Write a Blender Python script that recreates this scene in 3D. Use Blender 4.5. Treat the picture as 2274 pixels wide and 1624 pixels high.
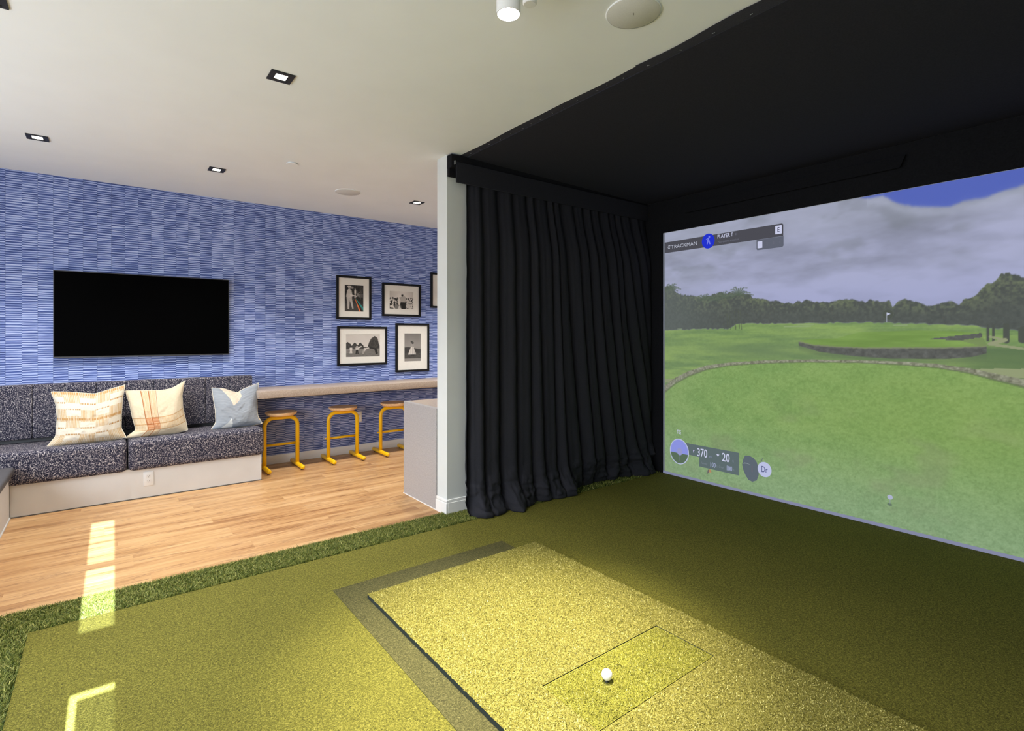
import bpy, bmesh, math, random
import numpy as np
from mathutils import Vector, Matrix

for o in list(bpy.data.objects):
    bpy.data.objects.remove(o, do_unlink=True)
scene = bpy.context.scene
C = scene.collection
R = math.radians
random.seed(7)

# ------------------------------------------------------------------ camera
H = 1.40
cam_d = bpy.data.cameras.new('camera')
cam_d.sensor_width = 36.0
cam_d.lens = 1175.0 / 2274.0 * 36.0
cam_d.shift_y = -68.0 / 2274.0
cam_d.clip_start = 0.05
cam = bpy.data.objects.new('camera', cam_d)
C.objects.link(cam)
cam.location = (0, 0, H)
cam.rotation_euler = (R(90), 0, R(52.53 - 90))
scene.camera = cam

# ------------------------------------------------------------------ world, sun, exposure
scene.view_settings.view_transform = 'Standard'
scene.view_settings.look = 'None'
scene.view_settings.gamma = 1.0
scene.view_settings.use_curve_mapping = False
scene.view_settings.exposure = 0.0
world = bpy.data.worlds.new('overcast_sky')
scene.world = world
world.use_nodes = True
bg = world.node_tree.nodes['Background']
SKY = 8.9
wt = world.node_tree
wtc = wt.nodes.new('ShaderNodeTexCoord'); wsp = wt.nodes.new('ShaderNodeSeparateXYZ'); wrp = wt.nodes.new('ShaderNodeValToRGB')
wt.links.new(wtc.outputs['Generated'], wsp.inputs[0])
wmr = wt.nodes.new('ShaderNodeMapRange'); wmr.inputs['From Min'].default_value = -0.15; wmr.inputs['From Max'].default_value = 0.15
wt.links.new(wsp.outputs[2], wmr.inputs['Value']); wt.links.new(wmr.outputs[0], wrp.inputs[0])
wrp.color_ramp.elements[0].color = (0.60, 0.64, 0.66, 1)      # lower half of the world, brightened to light the ceiling from below
wrp.color_ramp.elements[1].color = (0.85, 0.935, 1.0, 1)       # overcast sky
wt.links.new(wrp.outputs[0], bg.inputs['Color'])
bg.inputs['Strength'].default_value = SKY

SUN_T = 0.364                       # tangent of the sun's elevation
sun_d = bpy.data.lights.new('sun', 'SUN')
sun_d.energy = 160.0
sun_d.angle = R(0.15)
sun_d.color = (0.84, 0.93, 1.0)
sun = bpy.data.objects.new('sun', sun_d)
C.objects.link(sun)
sun.location = (0, -6, 5)
sun.rotation_euler = Vector((0.009, 1.0, -SUN_T)).to_track_quat('-Z', 'Y').to_euler()

# ------------------------------------------------------------------ helpers
def srgb(r, g, b):
    def f(c):
        c /= 255.0
        return c / 12.92 if c <= 0.04045 else ((c + 0.055) / 1.055) ** 2.4
    return (f(r), f(g), f(b), 1.0)

def np_lin(a):
    a = np.clip(a, 0, 255) / 255.0
    return np.where(a <= 0.04045, a / 12.92, ((a + 0.055) / 1.055) ** 2.4)

class NT:
    def __init__(s, name):
        s.m = bpy.data.materials.new(name)
        s.m.use_nodes = True
        s.t = s.m.node_tree
        s.b = s.t.nodes['Principled BSDF']
        s.out = s.t.nodes['Material Output']
    def n(s, typ, **kw):
        nd = s.t.nodes.new(typ)
        for k, v in kw.items():
            if k == 'inp':
                for kk, vv in v.items():
                    nd.inputs[kk].default_value = vv
            else:
                setattr(nd, k, v)
        return nd
    def l(s, a, b):
        s.t.links.new(a, b)
    def math(s, op, a, b=None, c=None):
        nd = s.n('ShaderNodeMath', operation=op)
        for i, v in enumerate((a, b, c)):
            if v is None: continue
            if hasattr(v, 'links'): s.l(v, nd.inputs[i])
            else: nd.inputs[i].default_value = v
        return nd.outputs[0]
    def ramp(s, fac, stops, interp='LINEAR'):
        nd = s.n('ShaderNodeValToRGB')
        cr = nd.color_ramp
        cr.interpolation = interp
        while len(cr.elements) < len(stops): cr.elements.new(0.5)
        for e, (p, c) in zip(cr.elements, stops):
            e.position = p; e.color = c
        s.l(fac, nd.inputs[0])
        return nd.outputs[0]
    def mix(s, fac, a, b, mode='MIX'):
        nd = s.n('ShaderNodeMix', data_type='RGBA', blend_type=mode)
        for sock, v in ((nd.inputs[0], fac), (nd.inputs[6], a), (nd.inputs[7], b)):
            if hasattr(v, 'links'): s.l(v, sock)
            else: sock.default_value = v
        return nd.outputs[2]
    def coords(s, kind='Object'):
        return s.n('ShaderNodeTexCoord').outputs[kind]
    def mapping(s, vec, scale=(1, 1, 1), loc=(0, 0, 0)):
        nd = s.n('ShaderNodeMapping')
        nd.inputs['Scale'].default_value = scale
        nd.inputs['Location'].default_value = loc
        s.l(vec, nd.inputs['Vector'])
        return nd.outputs[0]
    def noise(s, vec, scale, detail=2.0, rough=0.5, dims='3D'):
        nd = s.n('ShaderNodeTexNoise', noise_dimensions=dims)
        nd.inputs['Scale'].default_value = scale
        nd.inputs['Detail'].default_value = detail
        nd.inputs['Roughness'].default_value = rough
        s.l(vec, nd.inputs['Vector'])
        return nd.outputs['Fac']
    def bump(s, h, strength, dist):
        nd = s.n('ShaderNodeBump')
        nd.inputs['Strength'].default_value = strength
        nd.inputs['Distance'].default_value = dist
        s.l(h, nd.inputs['Height'])
        s.l(nd.outputs[0], s.b.inputs['Normal'])

def plain(name, col, rough=0.5, metal=0.0, spec=0.5, speck=0.04, scale=40.0, bump=0.0):
    """principled paint / plastic with a slight procedural mottling"""
    k = NT(name)
    v = k.noise(k.coords(), scale, 3)
    lo = tuple(c * (1 - speck) for c in col[:3]) + (1,)
    hi = tuple(min(1, c * (1 + speck)) for c in col[:3]) + (1,)
    k.l(k.ramp(v, [(0.3, lo), (0.7, hi)]), k.b.inputs['Base Color'])
    k.b.inputs['Roughness'].default_value = rough
    k.b.inputs['Metallic'].default_value = metal
    k.b.inputs['Specular IOR Level'].default_value = spec
    if bump: k.bump(v, bump, 0.002)
    return k.m

def emis(name, col, strength=1.0, base=(0, 0, 0, 1)):
    k = NT(name)
    k.b.inputs['Base Color'].default_value = base
    k.b.inputs['Roughness'].default_value = 0.9
    k.b.inputs['Specular IOR Level'].default_value = 0.0
    k.b.inputs['Emission Color'].default_value = col
    k.b.inputs['Emission Strength'].default_value = strength
    return k.m

def attr_mat(name, rough=0.8, emit=0.0, base_gray=None, spec=0.3, weave=0.0):
    k = NT(name)
    a = k.n('ShaderNodeAttribute', attribute_name='paint')
    if emit:
        k.b.inputs['Base Color'].default_value = (base_gray,) * 3 + (1,)
        k.l(a.outputs['Color'], k.b.inputs['Emission Color'])
        k.b.inputs['Emission Strength'].default_value = emit
    else:
        k.l(a.outputs['Color'], k.b.inputs['Base Color'])
    k.b.inputs['Roughness'].default_value = rough
    k.b.inputs['Specular IOR Level'].default_value = spec
    if weave:
        h = k.noise(k.mapping(k.coords(), (260, 260, 260)), 1.0, 1)
        k.bump(h, weave, 0.002)
    return k.m

def link_mesh(name, me, mat=None, parent=None, loc=(0, 0, 0), smooth=False):
    o = bpy.data.objects.new(name, me)
    C.objects.link(o)
    o.location = loc
    if mat is not None: me.materials.append(mat)
    if parent is not None: o.parent = parent
    if smooth:
        me.polygons.foreach_set('use_smooth', [True] * len(me.polygons))
    return o

def pyd(name, verts, faces, mat=None, parent=None, loc=(0, 0, 0), smooth=False):
    """verts are given relative to loc / to the parent's base"""
    me = bpy.data.meshes.new(name)
    me.from_pydata([tuple(v) for v in verts], [], faces)
    me.update()
    return link_mesh(name, me, mat, parent, loc, smooth)

def bm_done(name, bm, mat=None, parent=None, loc=(0, 0, 0), smooth=False, auto=None):
    me = bpy.data.meshes.new(name)
    bmesh.ops.recalc_face_normals(bm, faces=bm.faces[:])
    bm.to_mesh(me); bm.free()
    o = link_mesh(name, me, mat, parent, loc, smooth or auto is not None)
    if auto is not None:
        try: me.set_sharp_from_angle(angle=R(auto))
        except Exception: pass
    return o

def add_box(bm, x0, x1, y0, y1, z0, z1, bev=0.0, seg=2):
    g = bmesh.ops.create_cube(bm, size=1.0)
    vs = g['verts']
    for v in vs:
        v.co = ((x0 + x1) / 2 + v.co.x * (x1 - x0), (y0 + y1) / 2 + v.co.y * (y1 - y0), (z0 + z1) / 2 + v.co.z * (z1 - z0))
    if bev:
        es = list({e for v in vs for e in v.link_edges})
        bmesh.ops.bevel(bm, geom=es, offset=bev, segments=seg, profile=0.5, affect='EDGES')

def box(name, x0, x1, y0, y1, z0, z1, mat, parent=None, loc=(0, 0, 0), bev=0.0, seg=2):
    bm = bmesh.new()
    add_box(bm, x0, x1, y0, y1, z0, z1, bev, seg)
    return bm_done(name, bm, mat, parent, loc, auto=40 if bev else None)

def add_cyl(bm, c, r, z0, z1, n=32, r2=None):
    r2 = r if r2 is None else r2
    a = [bm.verts.new((c[0] + r * math.cos(2 * math.pi * i / n), c[1] + r * math.sin(2 * math.pi * i / n), z0)) for i in range(n)]
    b = [bm.verts.new((c[0] + r2 * math.cos(2 * math.pi * i / n), c[1] + r2 * math.sin(2 * math.pi * i / n), z1)) for i in range(n)]
    for i in range(n):
        bm.faces.new((a[i], a[(i + 1) % n], b[(i + 1) % n], b[i]))
    bm.faces.new(a[::-1]); bm.faces.new(b)

def add_lathe(bm, prof, c=(0, 0, 0), n=32):
    rings = []
    for r, z in prof:
        if r < 1e-6: rings.append([bm.verts.new((c[0], c[1], c[2] + z))])
        else: rings.append([bm.verts.new((c[0] + r * math.cos(2 * math.pi * i / n), c[1] + r * math.sin(2 * math.pi * i / n), c[2] + z)) for i in range(n)])
    for a, b in zip(rings, rings[1:]):
        for i in range(n):
            j = (i + 1) % n
            if len(a) == 1 and len(b) == 1: continue
            if len(a) == 1: bm.faces.new((a[0], b[i], b[j]))
            elif len(b) == 1: bm.faces.new((a[i], a[j], b[0]))
            else: bm.faces.new((a[i], a[j], b[j], b[i]))

def add_tube(bm, pts, r, n=12, cap=True):
    pts = [Vector(p) for p in pts]
    rings = []
    up = None
    for i, p in enumerate(pts):
        t = (pts[min(i + 1, len(pts) - 1)] - pts[max(i - 1, 0)]).normalized()
        if up is None:
            up = Vector((0, 0, 1)) if abs(t.z) < 0.9 else Vector((0, 1, 0))
        s = t.cross(up).normalized(); up = s.cross(t).normalized()
        rr = r[i] if isinstance(r, (list, tuple)) else r
        rings.append([bm.verts.new(p + s * rr * math.cos(2 * math.pi * k / n) + up * rr * math.sin(2 * math.pi * k / n)) for k in range(n)])
    for a, b in zip(rings, rings[1:]):
        for k in range(n):
            bm.faces.new((a[k], a[(k + 1) % n], b[(k + 1) % n], b[k]))
    if cap:
        bm.faces.new(rings[0][::-1]); bm.faces.new(rings[-1])

def tag(o, label, cat, group=None, kind=None):
    o['label'] = label; o['category'] = cat
    if group: o['group'] = group
    if kind: o['kind'] = kind
    return o

def thing(name, label, cat, loc=(0, 0, 0), group=None):
    o = bpy.data.objects.new(name, None)
    C.objects.link(o)
    o.empty_display_size = 0.05
    o.location = loc
    return tag(o, label, cat, group)

def struct(o):
    o['kind'] = 'structure'
    return o

def copy_tree(o, parent=None):
    c = o.copy(); C.objects.link(c); c.parent = parent
    for ch in list(o.children): copy_tree(ch, c)
    return c

def set_paint(me, rgb_lin):
    a = me.color_attributes.new('paint', 'FLOAT_COLOR', 'POINT')
    buf = np.ones((len(me.vertices), 4), dtype=np.float32)
    buf[:, :3] = rgb_lin
    a.data.foreach_set('color', buf.ravel())

def grid_mesh(name, P):
    """P: (rows, cols, 3) array of points -> mesh of quads"""
    nr, nc = P.shape[:2]
    me = bpy.data.meshes.new(name)
    idx = np.arange(nr * nc).reshape(nr, nc)
    q = np.stack([idx[:-1, :-1], idx[:-1, 1:], idx[1:, 1:], idx[1:, :-1]], -1).reshape(-1, 4)
    me.vertices.add(nr * nc)
    me.vertices.foreach_set('co', P.reshape(-1).astype(np.float32))
    me.loops.add(q.size)
    me.loops.foreach_set('vertex_index', q.reshape(-1).astype(np.int32))
    me.polygons.add(len(q))
    me.polygons.foreach_set('loop_start', np.arange(0, q.size, 4, dtype=np.int32))
    me.polygons.foreach_set('loop_total', np.full(len(q), 4, dtype=np.int32))
    me.update(calc_edges=True)
    return me

# value noise for painted prints -------------------------------------
def vnoise(x, y, seed=0):
    xi = np.floor(x).astype(np.int64); yi = np.floor(y).astype(np.int64)
    fx = x - xi; fy = y - yi
    fx = fx * fx * (3 - 2 * fx); fy = fy * fy * (3 - 2 * fy)
    def h(a, b):
        n = (a * 374761393 + b * 668265263 + seed * 1442695041) & 0x7fffffff
        n = ((n ^ (n >> 13)) * 1274126177) & 0x7fffffff
        return ((n ^ (n >> 16)) & 0xffff) / 65535.0
    return (h(xi, yi) * (1 - fx) + h(xi + 1, yi) * fx) * (1 - fy) + (h(xi, yi + 1) * (1 - fx) + h(xi + 1, yi + 1) * fx) * fy

def fbm(x, y, seed=0, octv=4):
    s = 0; a = 0.5; t = 0
    for i in range(octv):
        s = s + a * vnoise(x * 2 ** i, y * 2 ** i, seed + i * 17); t += a; a *= 0.55
    return s / t

def sm(a, b, x):
    t = np.clip((x - a) / (b - a), 0, 1)
    return t * t * (3 - 2 * t)

def inpoly(x, y, poly):
    r = np.zeros(x.shape, bool)
    n = len(poly)
    for i in range(n):
        x0, y0 = poly[i]; x1, y1 = poly[(i + 1) % n]
        if y0 == y1: continue
        c = ((y0 > y) != (y1 > y)) & (x < (x1 - x0) * (y - y0) / (y1 - y0) + x0)
        r ^= c
    return r

def seg_dist(x, y, x0, y0, x1, y1):
    dx, dy = x1 - x0, y1 - y0
    t = np.clip(((x - x0) * dx + (y - y0) * dy) / (dx * dx + dy * dy + 1e-12), 0, 1)
    return np.hypot(x - x0 - t * dx, y - y0 - t * dy)

# ------------------------------------------------------------------ room dimensions
CEIL = 2.80
XL, XR = -2.10, 4.62                # left wall, right wall
YN, YF = -1.50, 6.13                # near wall (behind the camera), far wall
T = 0.12
SX = 4.46                           # plane of the projection screen
PY0, PY1 = 3.57, 3.722              # partition faces
PX = 2.10                           # partition end

# ------------------------------------------------------------------ materials of the setting
m_ceil = plain('ceiling_paint', (0.835, 0.87, 0.885, 1), 0.9, spec=0.2, speck=0.015, scale=3)
m_white = plain('white_wall_paint', (0.64, 0.655, 0.64, 1), 0.75, spec=0.3, speck=0.02, scale=6)
m_trim = plain('white_trim_paint', (0.80, 0.79, 0.77, 1), 0.45, speck=0.02, scale=8)
m_bench_white = plain('bench_white_paint', (0.72, 0.71, 0.69, 1), 0.5, speck=0.03, scale=5)
m_blackfab = plain('black_fabric', (0.024, 0.024, 0.030, 1), 0.95, spec=0.12, speck=0.15, scale=300, bump=0.2)
m_blackcloth = plain('black_ceiling_cloth', (0.028, 0.028, 0.037, 1), 0.95, spec=0.12, speck=0.12, scale=120, bump=0.1)
m_blackpaint = plain('black_wall_covering', (0.011, 0.011, 0.013, 1), 0.95, spec=0.1, speck=0.2, scale=90)
m_strip = plain('black_ribbed_webbing', (0.034, 0.034, 0.045, 1), 0.85, spec=0.25, speck=0.25, scale=260, bump=0.4)
m_steel = plain('staple_steel', (0.7, 0.7, 0.7, 1), 0.35, 0.9)
m_slab = plain('concrete_slab', (0.18, 0.12, 0.07, 1), 0.9)

def wallpaper():
    k = NT('blue_grasscloth_wallpaper')
    sep = k.n('ShaderNodeSeparateXYZ')
    k.l(k.coords(), sep.inputs[0])
    X, Z = sep.outputs[0], sep.outputs[2]
    colf = k.math('DIVIDE', k.math('ADD', X, 10.023), 0.1016)
    col = k.math('FLOOR', colf)
    wn = k.n('ShaderNodeTexWhiteNoise', noise_dimensions='1D'); k.l(col, wn.inputs['W'])
    rnd = wn.outputs['Value']
    def vec(x, y, z):
        cb = k.n('ShaderNodeCombineXYZ')
        for i, v in enumerate((x, y, z)):
            if hasattr(v, 'links'): k.l(v, cb.inputs[i])
            else: cb.inputs[i].default_value = v
        return cb.outputs[0]
    c7 = k.math('MULTIPLY', col, 7.31)
    wob = k.noise(vec(k.math('MULTIPLY', X, 1.2), k.math('MULTIPLY', Z, 14.0), c7), 1.0, 1)
    ph = k.math('ADD', k.math('ADD', k.math('DIVIDE', Z, 0.0200), k.math('MULTIPLY', rnd, 3.0)), k.math('MULTIPLY', wob, 1.6))
    strand = k.math('MULTIPLY_ADD', k.math('SINE', k.math('MULTIPLY', ph, 6.2832)), 0.5, 0.5)
    fine = k.noise(vec(k.math('MULTIPLY', X, 6.5), k.math('MULTIPLY', Z, 160.0), c7), 1.0, 3, 0.6)
    big = k.noise(vec(k.math('MULTIPLY', X, 3.0), k.math('MULTIPLY', Z, 38.0), c7), 1.0, 1)
    f = k.math('ADD', k.math('ADD', k.math('MULTIPLY', strand, 0.35), k.math('MULTIPLY', fine, 0.74)), k.math('MULTIPLY', big, 0.30))
    f = k.math('ADD', f, k.math('MULTIPLY', k.math('SUBTRACT', rnd, 0.5), 0.06))
    c = k.ramp(f, [(0.36, srgb(38, 52, 104)), (0.54, srgb(66, 84, 146)), (0.70, srgb(117, 135, 194)), (0.90, srgb(186, 199, 235))])
    # hairline between the strips
    fr = k.math('FRACT', colf)
    edge = k.math('LESS_THAN', fr, 0.022)
    c = k.mix(k.math('MULTIPLY', edge, 0.35), c, srgb(30, 38, 80))
    k.l(c, k.b.inputs['Base Color'])
    k.b.inputs['Roughness'].default_value = 0.7
    k.b.inputs['Specular IOR Level'].default_value = 0.25
    k.bump(f, 0.25, 0.002)
    return k.m
m_paper = wallpaper()

def wood_floor():
    k = NT('oak_plank')
    info = k.n('ShaderNodeObjectInfo')
    off = k.math('MULTIPLY', info.outputs['Random'], 37.0)
    cb = k.n('ShaderNodeCombineXYZ'); k.l(off, cb.inputs[0]); k.l(off, cb.inputs[1])
    va = k.n('ShaderNodeVectorMath', operation='ADD')
    k.l(k.coords(), va.inputs[0]); k.l(cb.outputs[0], va.inputs[1])
    v = va.outputs[0]
    broad = k.noise(k.mapping(v, (1.0, 9.0, 1)), 1.0, 3)
    warp = k.noise(k.mapping(v, (2.2, 16.0, 1)), 1.0, 2)
    grain = k.noise(k.mapping(v, (3.0, 75.0, 1)), 1.0, 4, 0.65)
    tick = k.noise(k.mapping(v, (9.0, 150.0, 1)), 1.0, 2)
    f = k.math('ADD', k.math('MULTIPLY', broad, 0.55), k.math('MULTIPLY', grain, 0.45))
    c = k.ramp(f, [(0.36, srgb(138, 95, 57)), (0.45, srgb(176, 133, 87)), (0.56, srgb(195, 155, 108)), (0.70, srgb(212, 174, 129))])
    dark = k.math('MULTIPLY', k.math('GREATER_THAN', warp, 0.57), k.math('GREATER_THAN', tick, 0.53))
    c = k.mix(k.math('MULTIPLY', dark, 0.6), c, srgb(116, 74, 44))
    tone = k.math('MULTIPLY_ADD', info.outputs['Random'], 0.07, 0.965)
    hv = k.n('ShaderNodeHueSaturation'); k.l(tone, hv.inputs['Value']); k.l(c, hv.inputs['Color'])
    k.l(hv.outputs[0], k.b.inputs['Base Color'])
    k.b.inputs['Roughness'].default_value = 0.38
    k.b.inputs['Specular IOR Level'].default_value = 0.4
    k.bump(grain, 0.12, 0.001)
    return k.m
m_wood = wood_floor()

def turf(name, dark, mid, light, scale=170.0, patch=0.25, bump=0.9):
    k = NT(name)
    co = k.coords()
    f = k.noise(co, scale, 3, 0.7)
    g = k.noise(co, scale * 0.42, 2)
    big = k.noise(co, 2.3, 3)
    h = k.math('ADD', k.math('MULTIPLY', f, 0.72), k.math('MULTIPLY', g, 0.28))
    c = k.ramp(h, [(0.34, dark), (0.52, mid), (0.70, light)])
    c = k.mix(k.math('MULTIPLY', k.math('GREATER_THAN', big, 0.0), 0.0), c, mid)
    hv = k.n('ShaderNodeHueSaturation')
    k.l(k.math('MULTIPLY_ADD', big, patch, 1.0 - patch / 2), hv.inputs['Value']); k.l(c, hv.inputs['Color'])
    k.l(hv.outputs[0], k.b.inputs['Base Color'])
    k.b.inputs['Roughness'].default_value = 0.85
    k.b.inputs['Specular IOR Level'].default_value = 0.2
    k.bump(h, bump, 0.008)
    return k.m
m_green = turf('putting_turf', srgb(50, 50, 15), srgb(109, 105, 38), srgb(163, 155, 76), 230)
m_mat = turf('hitting_mat_turf', srgb(74, 70, 26), srgb(136, 129, 58), srgb(190, 180, 108), 210)
m_inset = turf('hitting_strip_turf', srgb(72, 74, 20), srgb(130, 127, 46), srgb(180, 172, 84), 200, 0.7)
m_under = turf('worn_imprint_turf', srgb(44, 44, 22), srgb(84, 81, 46), srgb(126, 120, 78), 220)
m_fringebase = turf('fringe_backing', srgb(30, 42, 12), srgb(52, 68, 22), srgb(74, 90, 34), 120)
m_matside = plain('mat_shaded_side', (0.012, 0.02, 0.016, 1), 0.9, speck=0.2)  # near-black colour carries the shade on the mat's sides and seams

# ------------------------------------------------------------------ room shell
floor = struct(box('floor', XL, XR, YN, YF, -0.10, -0.012, m_slab))
# vinyl oak planks, laid along X, as separate boards
PW, PL = 0.182, 1.22
def plank_mesh(L):
    bm = bmesh.new()
    add_box(bm, 0.0001, L - 0.0001, 0.0002, PW - 0.0002, -0.012, 0.0, 0.0005, 1)
    me = bpy.data.meshes.new('plank'); bm.to_mesh(me); bm.free(); me.materials.append(m_wood)
    return me
pm_cache = {}
row = 0
y = YF - PW
while y > YN - PW:
    x = XL - ((row * 0.47) % 1.0) * PL
    x_end = XR if y > 3.25 else -0.45
    if y < YN: break
    while x < x_end:
        a, b = max(x, XL), min(x + PL, x_end)
        if b - a > 0.05:
            Lk = round(b - a, 3)
            if Lk not in pm_cache: pm_cache[Lk] = plank_mesh(Lk)
            o = bpy.data.objects.new('plank', pm_cache[Lk]); C.objects.link(o)
            o.parent = floor; o.location = (a, y, 0)
        x += PL
    y -= PW; row += 1

struct(box('ceiling', XL, XR, YN, YF, CEIL, CEIL + 0.12, m_ceil))
struct(box('wall_far', XL, XR, YF, YF + T, 0, CEIL, m_paper))
struct(box('wall_right', XR, XR + T, YN, YF, 0, CEIL, m_white))
struct(box('baseboard_far', 1.19, XR, YF - 0.014, YF, 0, 0.095, m_trim, bev=0.004))

def holed_wall(name, axis, c0, c1, a0, a1, holes, mat):
    """wall slab with rectangular openings; axis 'x': slab normal along X, runs along Y"""
    bm = bmesh.new()
    aa = sorted({a0, a1, *[v for h in holes for v in h[:2]]})
    zz = sorted({0.0, CEIL, *[v for h in holes for v in h[2:]]})
    for i in range(len(aa) - 1):
        for j in range(len(zz) - 1):
            am, zm = (aa[i] + aa[i + 1]) / 2, (zz[j] + zz[j + 1]) / 2
            if any(h[0] < am < h[1] and h[2] < zm < h[3] for h in holes): continue
            if axis == 'x': add_box(bm, c0, c1, aa[i], aa[i + 1], zz[j], zz[j + 1])
            else: add_box(bm, aa[i], aa[i + 1], c0, c1, zz[j], zz[j + 1])
    bmesh.ops.remove_doubles(bm, verts=bm.verts[:], dist=1e-5)
    return struct(bm_done(name, bm, mat))

WINS = [(-1.10, 0.80, 0.55, 2.35), (1.00, 2.90, 0.55, 2.35), (3.10, 5.00, 0.55, 2.35)]
holed_wall('wall_left', 'x', XL - T, XL, YN, YF, WINS, m_white)
# the narrow sidelight behind the camera that lets the sun in
SLX0, SLX1 = -0.150, -0.012
holed_wall('wall_near', 'y', YN - T, YN, XL, XR, [(SLX0, SLX1, 0.12, 1.562), (SLX0 + 0.004, SLX1, 1.712, 2.410)], m_white)

def clear_glass(name, t):
    k = NT(name)
    tr = k.n('ShaderNodeBsdfTransparent'); tr.inputs['Color'].default_value = (t, t, t * 1.02, 1)
    gl = k.n('ShaderNodeBsdfGlossy'); gl.inputs['Roughness'].default_value = 0.03
    mx = k.n('ShaderNodeMixShader'); mx.inputs[0].default_value = 0.05
    k.l(tr.outputs[0], mx.inputs[1]); k.l(gl.outputs[0], mx.inputs[2]); k.l(mx.outputs[0], k.out.inputs['Surface'])
    return k.m
m_glass = clear_glass('window_glass', 0.95)
m_tint = clear_glass('tinted_glass', 0.26)
m_tint2 = clear_glass('pale_tinted_glass', 0.50)
m_alu = plain('dark_window_frame', (0.05, 0.05, 0.055, 1), 0.4, 0.6)
for i, (a0, a1, z0, z1) in enumerate(WINS):
    w = bpy.data.objects.new('window_%d' % (i + 1), None); C.objects.link(w); struct(w)
    w.location = (XL - 0.06, (a0 + a1) / 2, z0)
    bm = bmesh.new(); hw = (a1 - a0) / 2; hh = z1 - z0
    add_box(bm, -0.03, 0.03, -hw, -hw + 0.05, 0, hh); add_box(bm, -0.03, 0.03, hw - 0.05, hw, 0, hh)
    add_box(bm, -0.03, 0.03, -hw + 0.05, hw - 0.05, 0, 0.05); add_box(bm, -0.03, 0.03, -hw + 0.05, hw - 0.05, hh - 0.05, hh)
    bm_done('window_frame', bm, m_alu, w)
    box('pane', -0.004, 0.004, -hw + 0.05, hw - 0.05, 0.05, hh - 0.05, m_glass, w)
    pd = bpy.data.lights.new('window_portal', 'AREA'); pd.shape = 'RECTANGLE'; pd.size = a1 - a0; pd.size_y = hh
    pd.cycles.is_portal = True
    po = bpy.data.objects.new('window_portal', pd); C.objects.link(po)
    po.location = (XL + 0.005, (a0 + a1) / 2, z0 + hh / 2)
    po.rotation_euler = Vector((1, 0, 0)).to_track_quat('-Z', 'Z').to_euler()
w = bpy.data.objects.new('window_4', None); C.objects.link(w); struct(w); w.location = ((SLX0 + SLX1) / 2, YN - 0.06, 0)
hx = (SLX1 - SLX0) / 2
box('pane', -hx + 0.004, hx, -0.004, 0.004, 1.712, 2.410, m_tint2, w)
box('pane', -hx + 0.022, hx, -0.004, 0.004, 0.12, 1.524, m_tint, w)
box('glazing_bar', -hx, hx, -0.015, 0.015, 2.036, 2.066, m_alu, w)

# partition with the curtain on its near side
part = struct(box('wall_partition', PX, XR, PY0, PY1, 0, CEIL, m_white))
bb = bpy.data.objects.new('baseboard_partition', None); C.objects.link(bb); struct(bb); bb.location = (PX, PY0, 0)
box('board', -0.016, 0.0, -0.016, PY1 - PY0, 0, 0.095, m_trim, bb, bev=0.002, seg=1)
box('board', 0.0, 1.2, -0.016, 0.0, 0, 0.095, m_trim, bb, bev=0.002, seg=1)
box('cap_moulding', -0.010, 0.0, -0.010, PY1 - PY0, 0.097, 0.118, m_trim, bb, bev=0.003, seg=1)
box('cap_moulding', 0.0, 1.2, -0.010, 0.0, 0.097, 0.118, m_trim, bb, bev=0.003, seg=1)
struct(box('wall_bay_added', PX + 0.15, XR, -0.80, -0.68, 0, CEIL, m_blackpaint))  # unseen black wall added to keep the bay's right end dark

# ------------------------------------------------------------------ turf
TL = -0.29
tg = box('putting_turf', TL, SX - 0.01, YN + 0.02, 3.33, 0.0, 0.010, m_green)
tag(tg, 'flat olive putting turf covering the floor of the golf bay', 'turf')

def blades(rng, n, x0, x1, y0, y1, h, w):
    x = rng.uniform(x0, x1, n); yv = rng.uniform(y0, y1, n)
    a = rng.uniform(0, 2 * np.pi, n); hh = h * rng.uniform(0.6, 1.25, n)
    ln = rng.normal(0, 0.75, (n, 2)) * hh[:, None]
    wv = w * rng.uniform(0.7, 1.3, n)
    dx, dy = np.cos(a) * wv / 2, np.sin(a) * wv / 2
    v = np.empty((n, 5, 3))
    v[:, 0] = np.stack([x - dx, yv - dy, np.full(n, 0.004)], -1)
    v[:, 1] = np.stack([x + dx, yv + dy, np.full(n, 0.004)], -1)
    v[:, 2] = np.stack([x + dx * .8 + ln[:, 0] * .35, yv + dy * .8 + ln[:, 1] * .35, 0.004 + hh * 0.6], -1)
    v[:, 3] = np.stack([x - dx * .8 + ln[:, 0] * .35, yv - dy * .8 + ln[:, 1] * .35, 0.004 + hh * 0.6], -1)
    v[:, 4] = np.stack([x + ln[:, 0], yv + ln[:, 1], 0.004 + hh], -1)
    return v
rng = np.random.default_rng(3)
V = np.concatenate([
    blades(rng, 62000, TL - 0.30, 2.35, 3.335, 3.605, 0.015, 0.0031),
    blades(rng, 5000, 2.35, SX - 0.02, 3.335, 3.56, 0.018, 0.006),
    blades(rng, 26000, TL - 0.30, TL - 0.004, 2.0, 3.34, 0.016, 0.0031),
    blades(rng, 3000, TL - 0.30, TL - 0.004, YN + 0.05, 2.0, 0.021, 0.008)])
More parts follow.
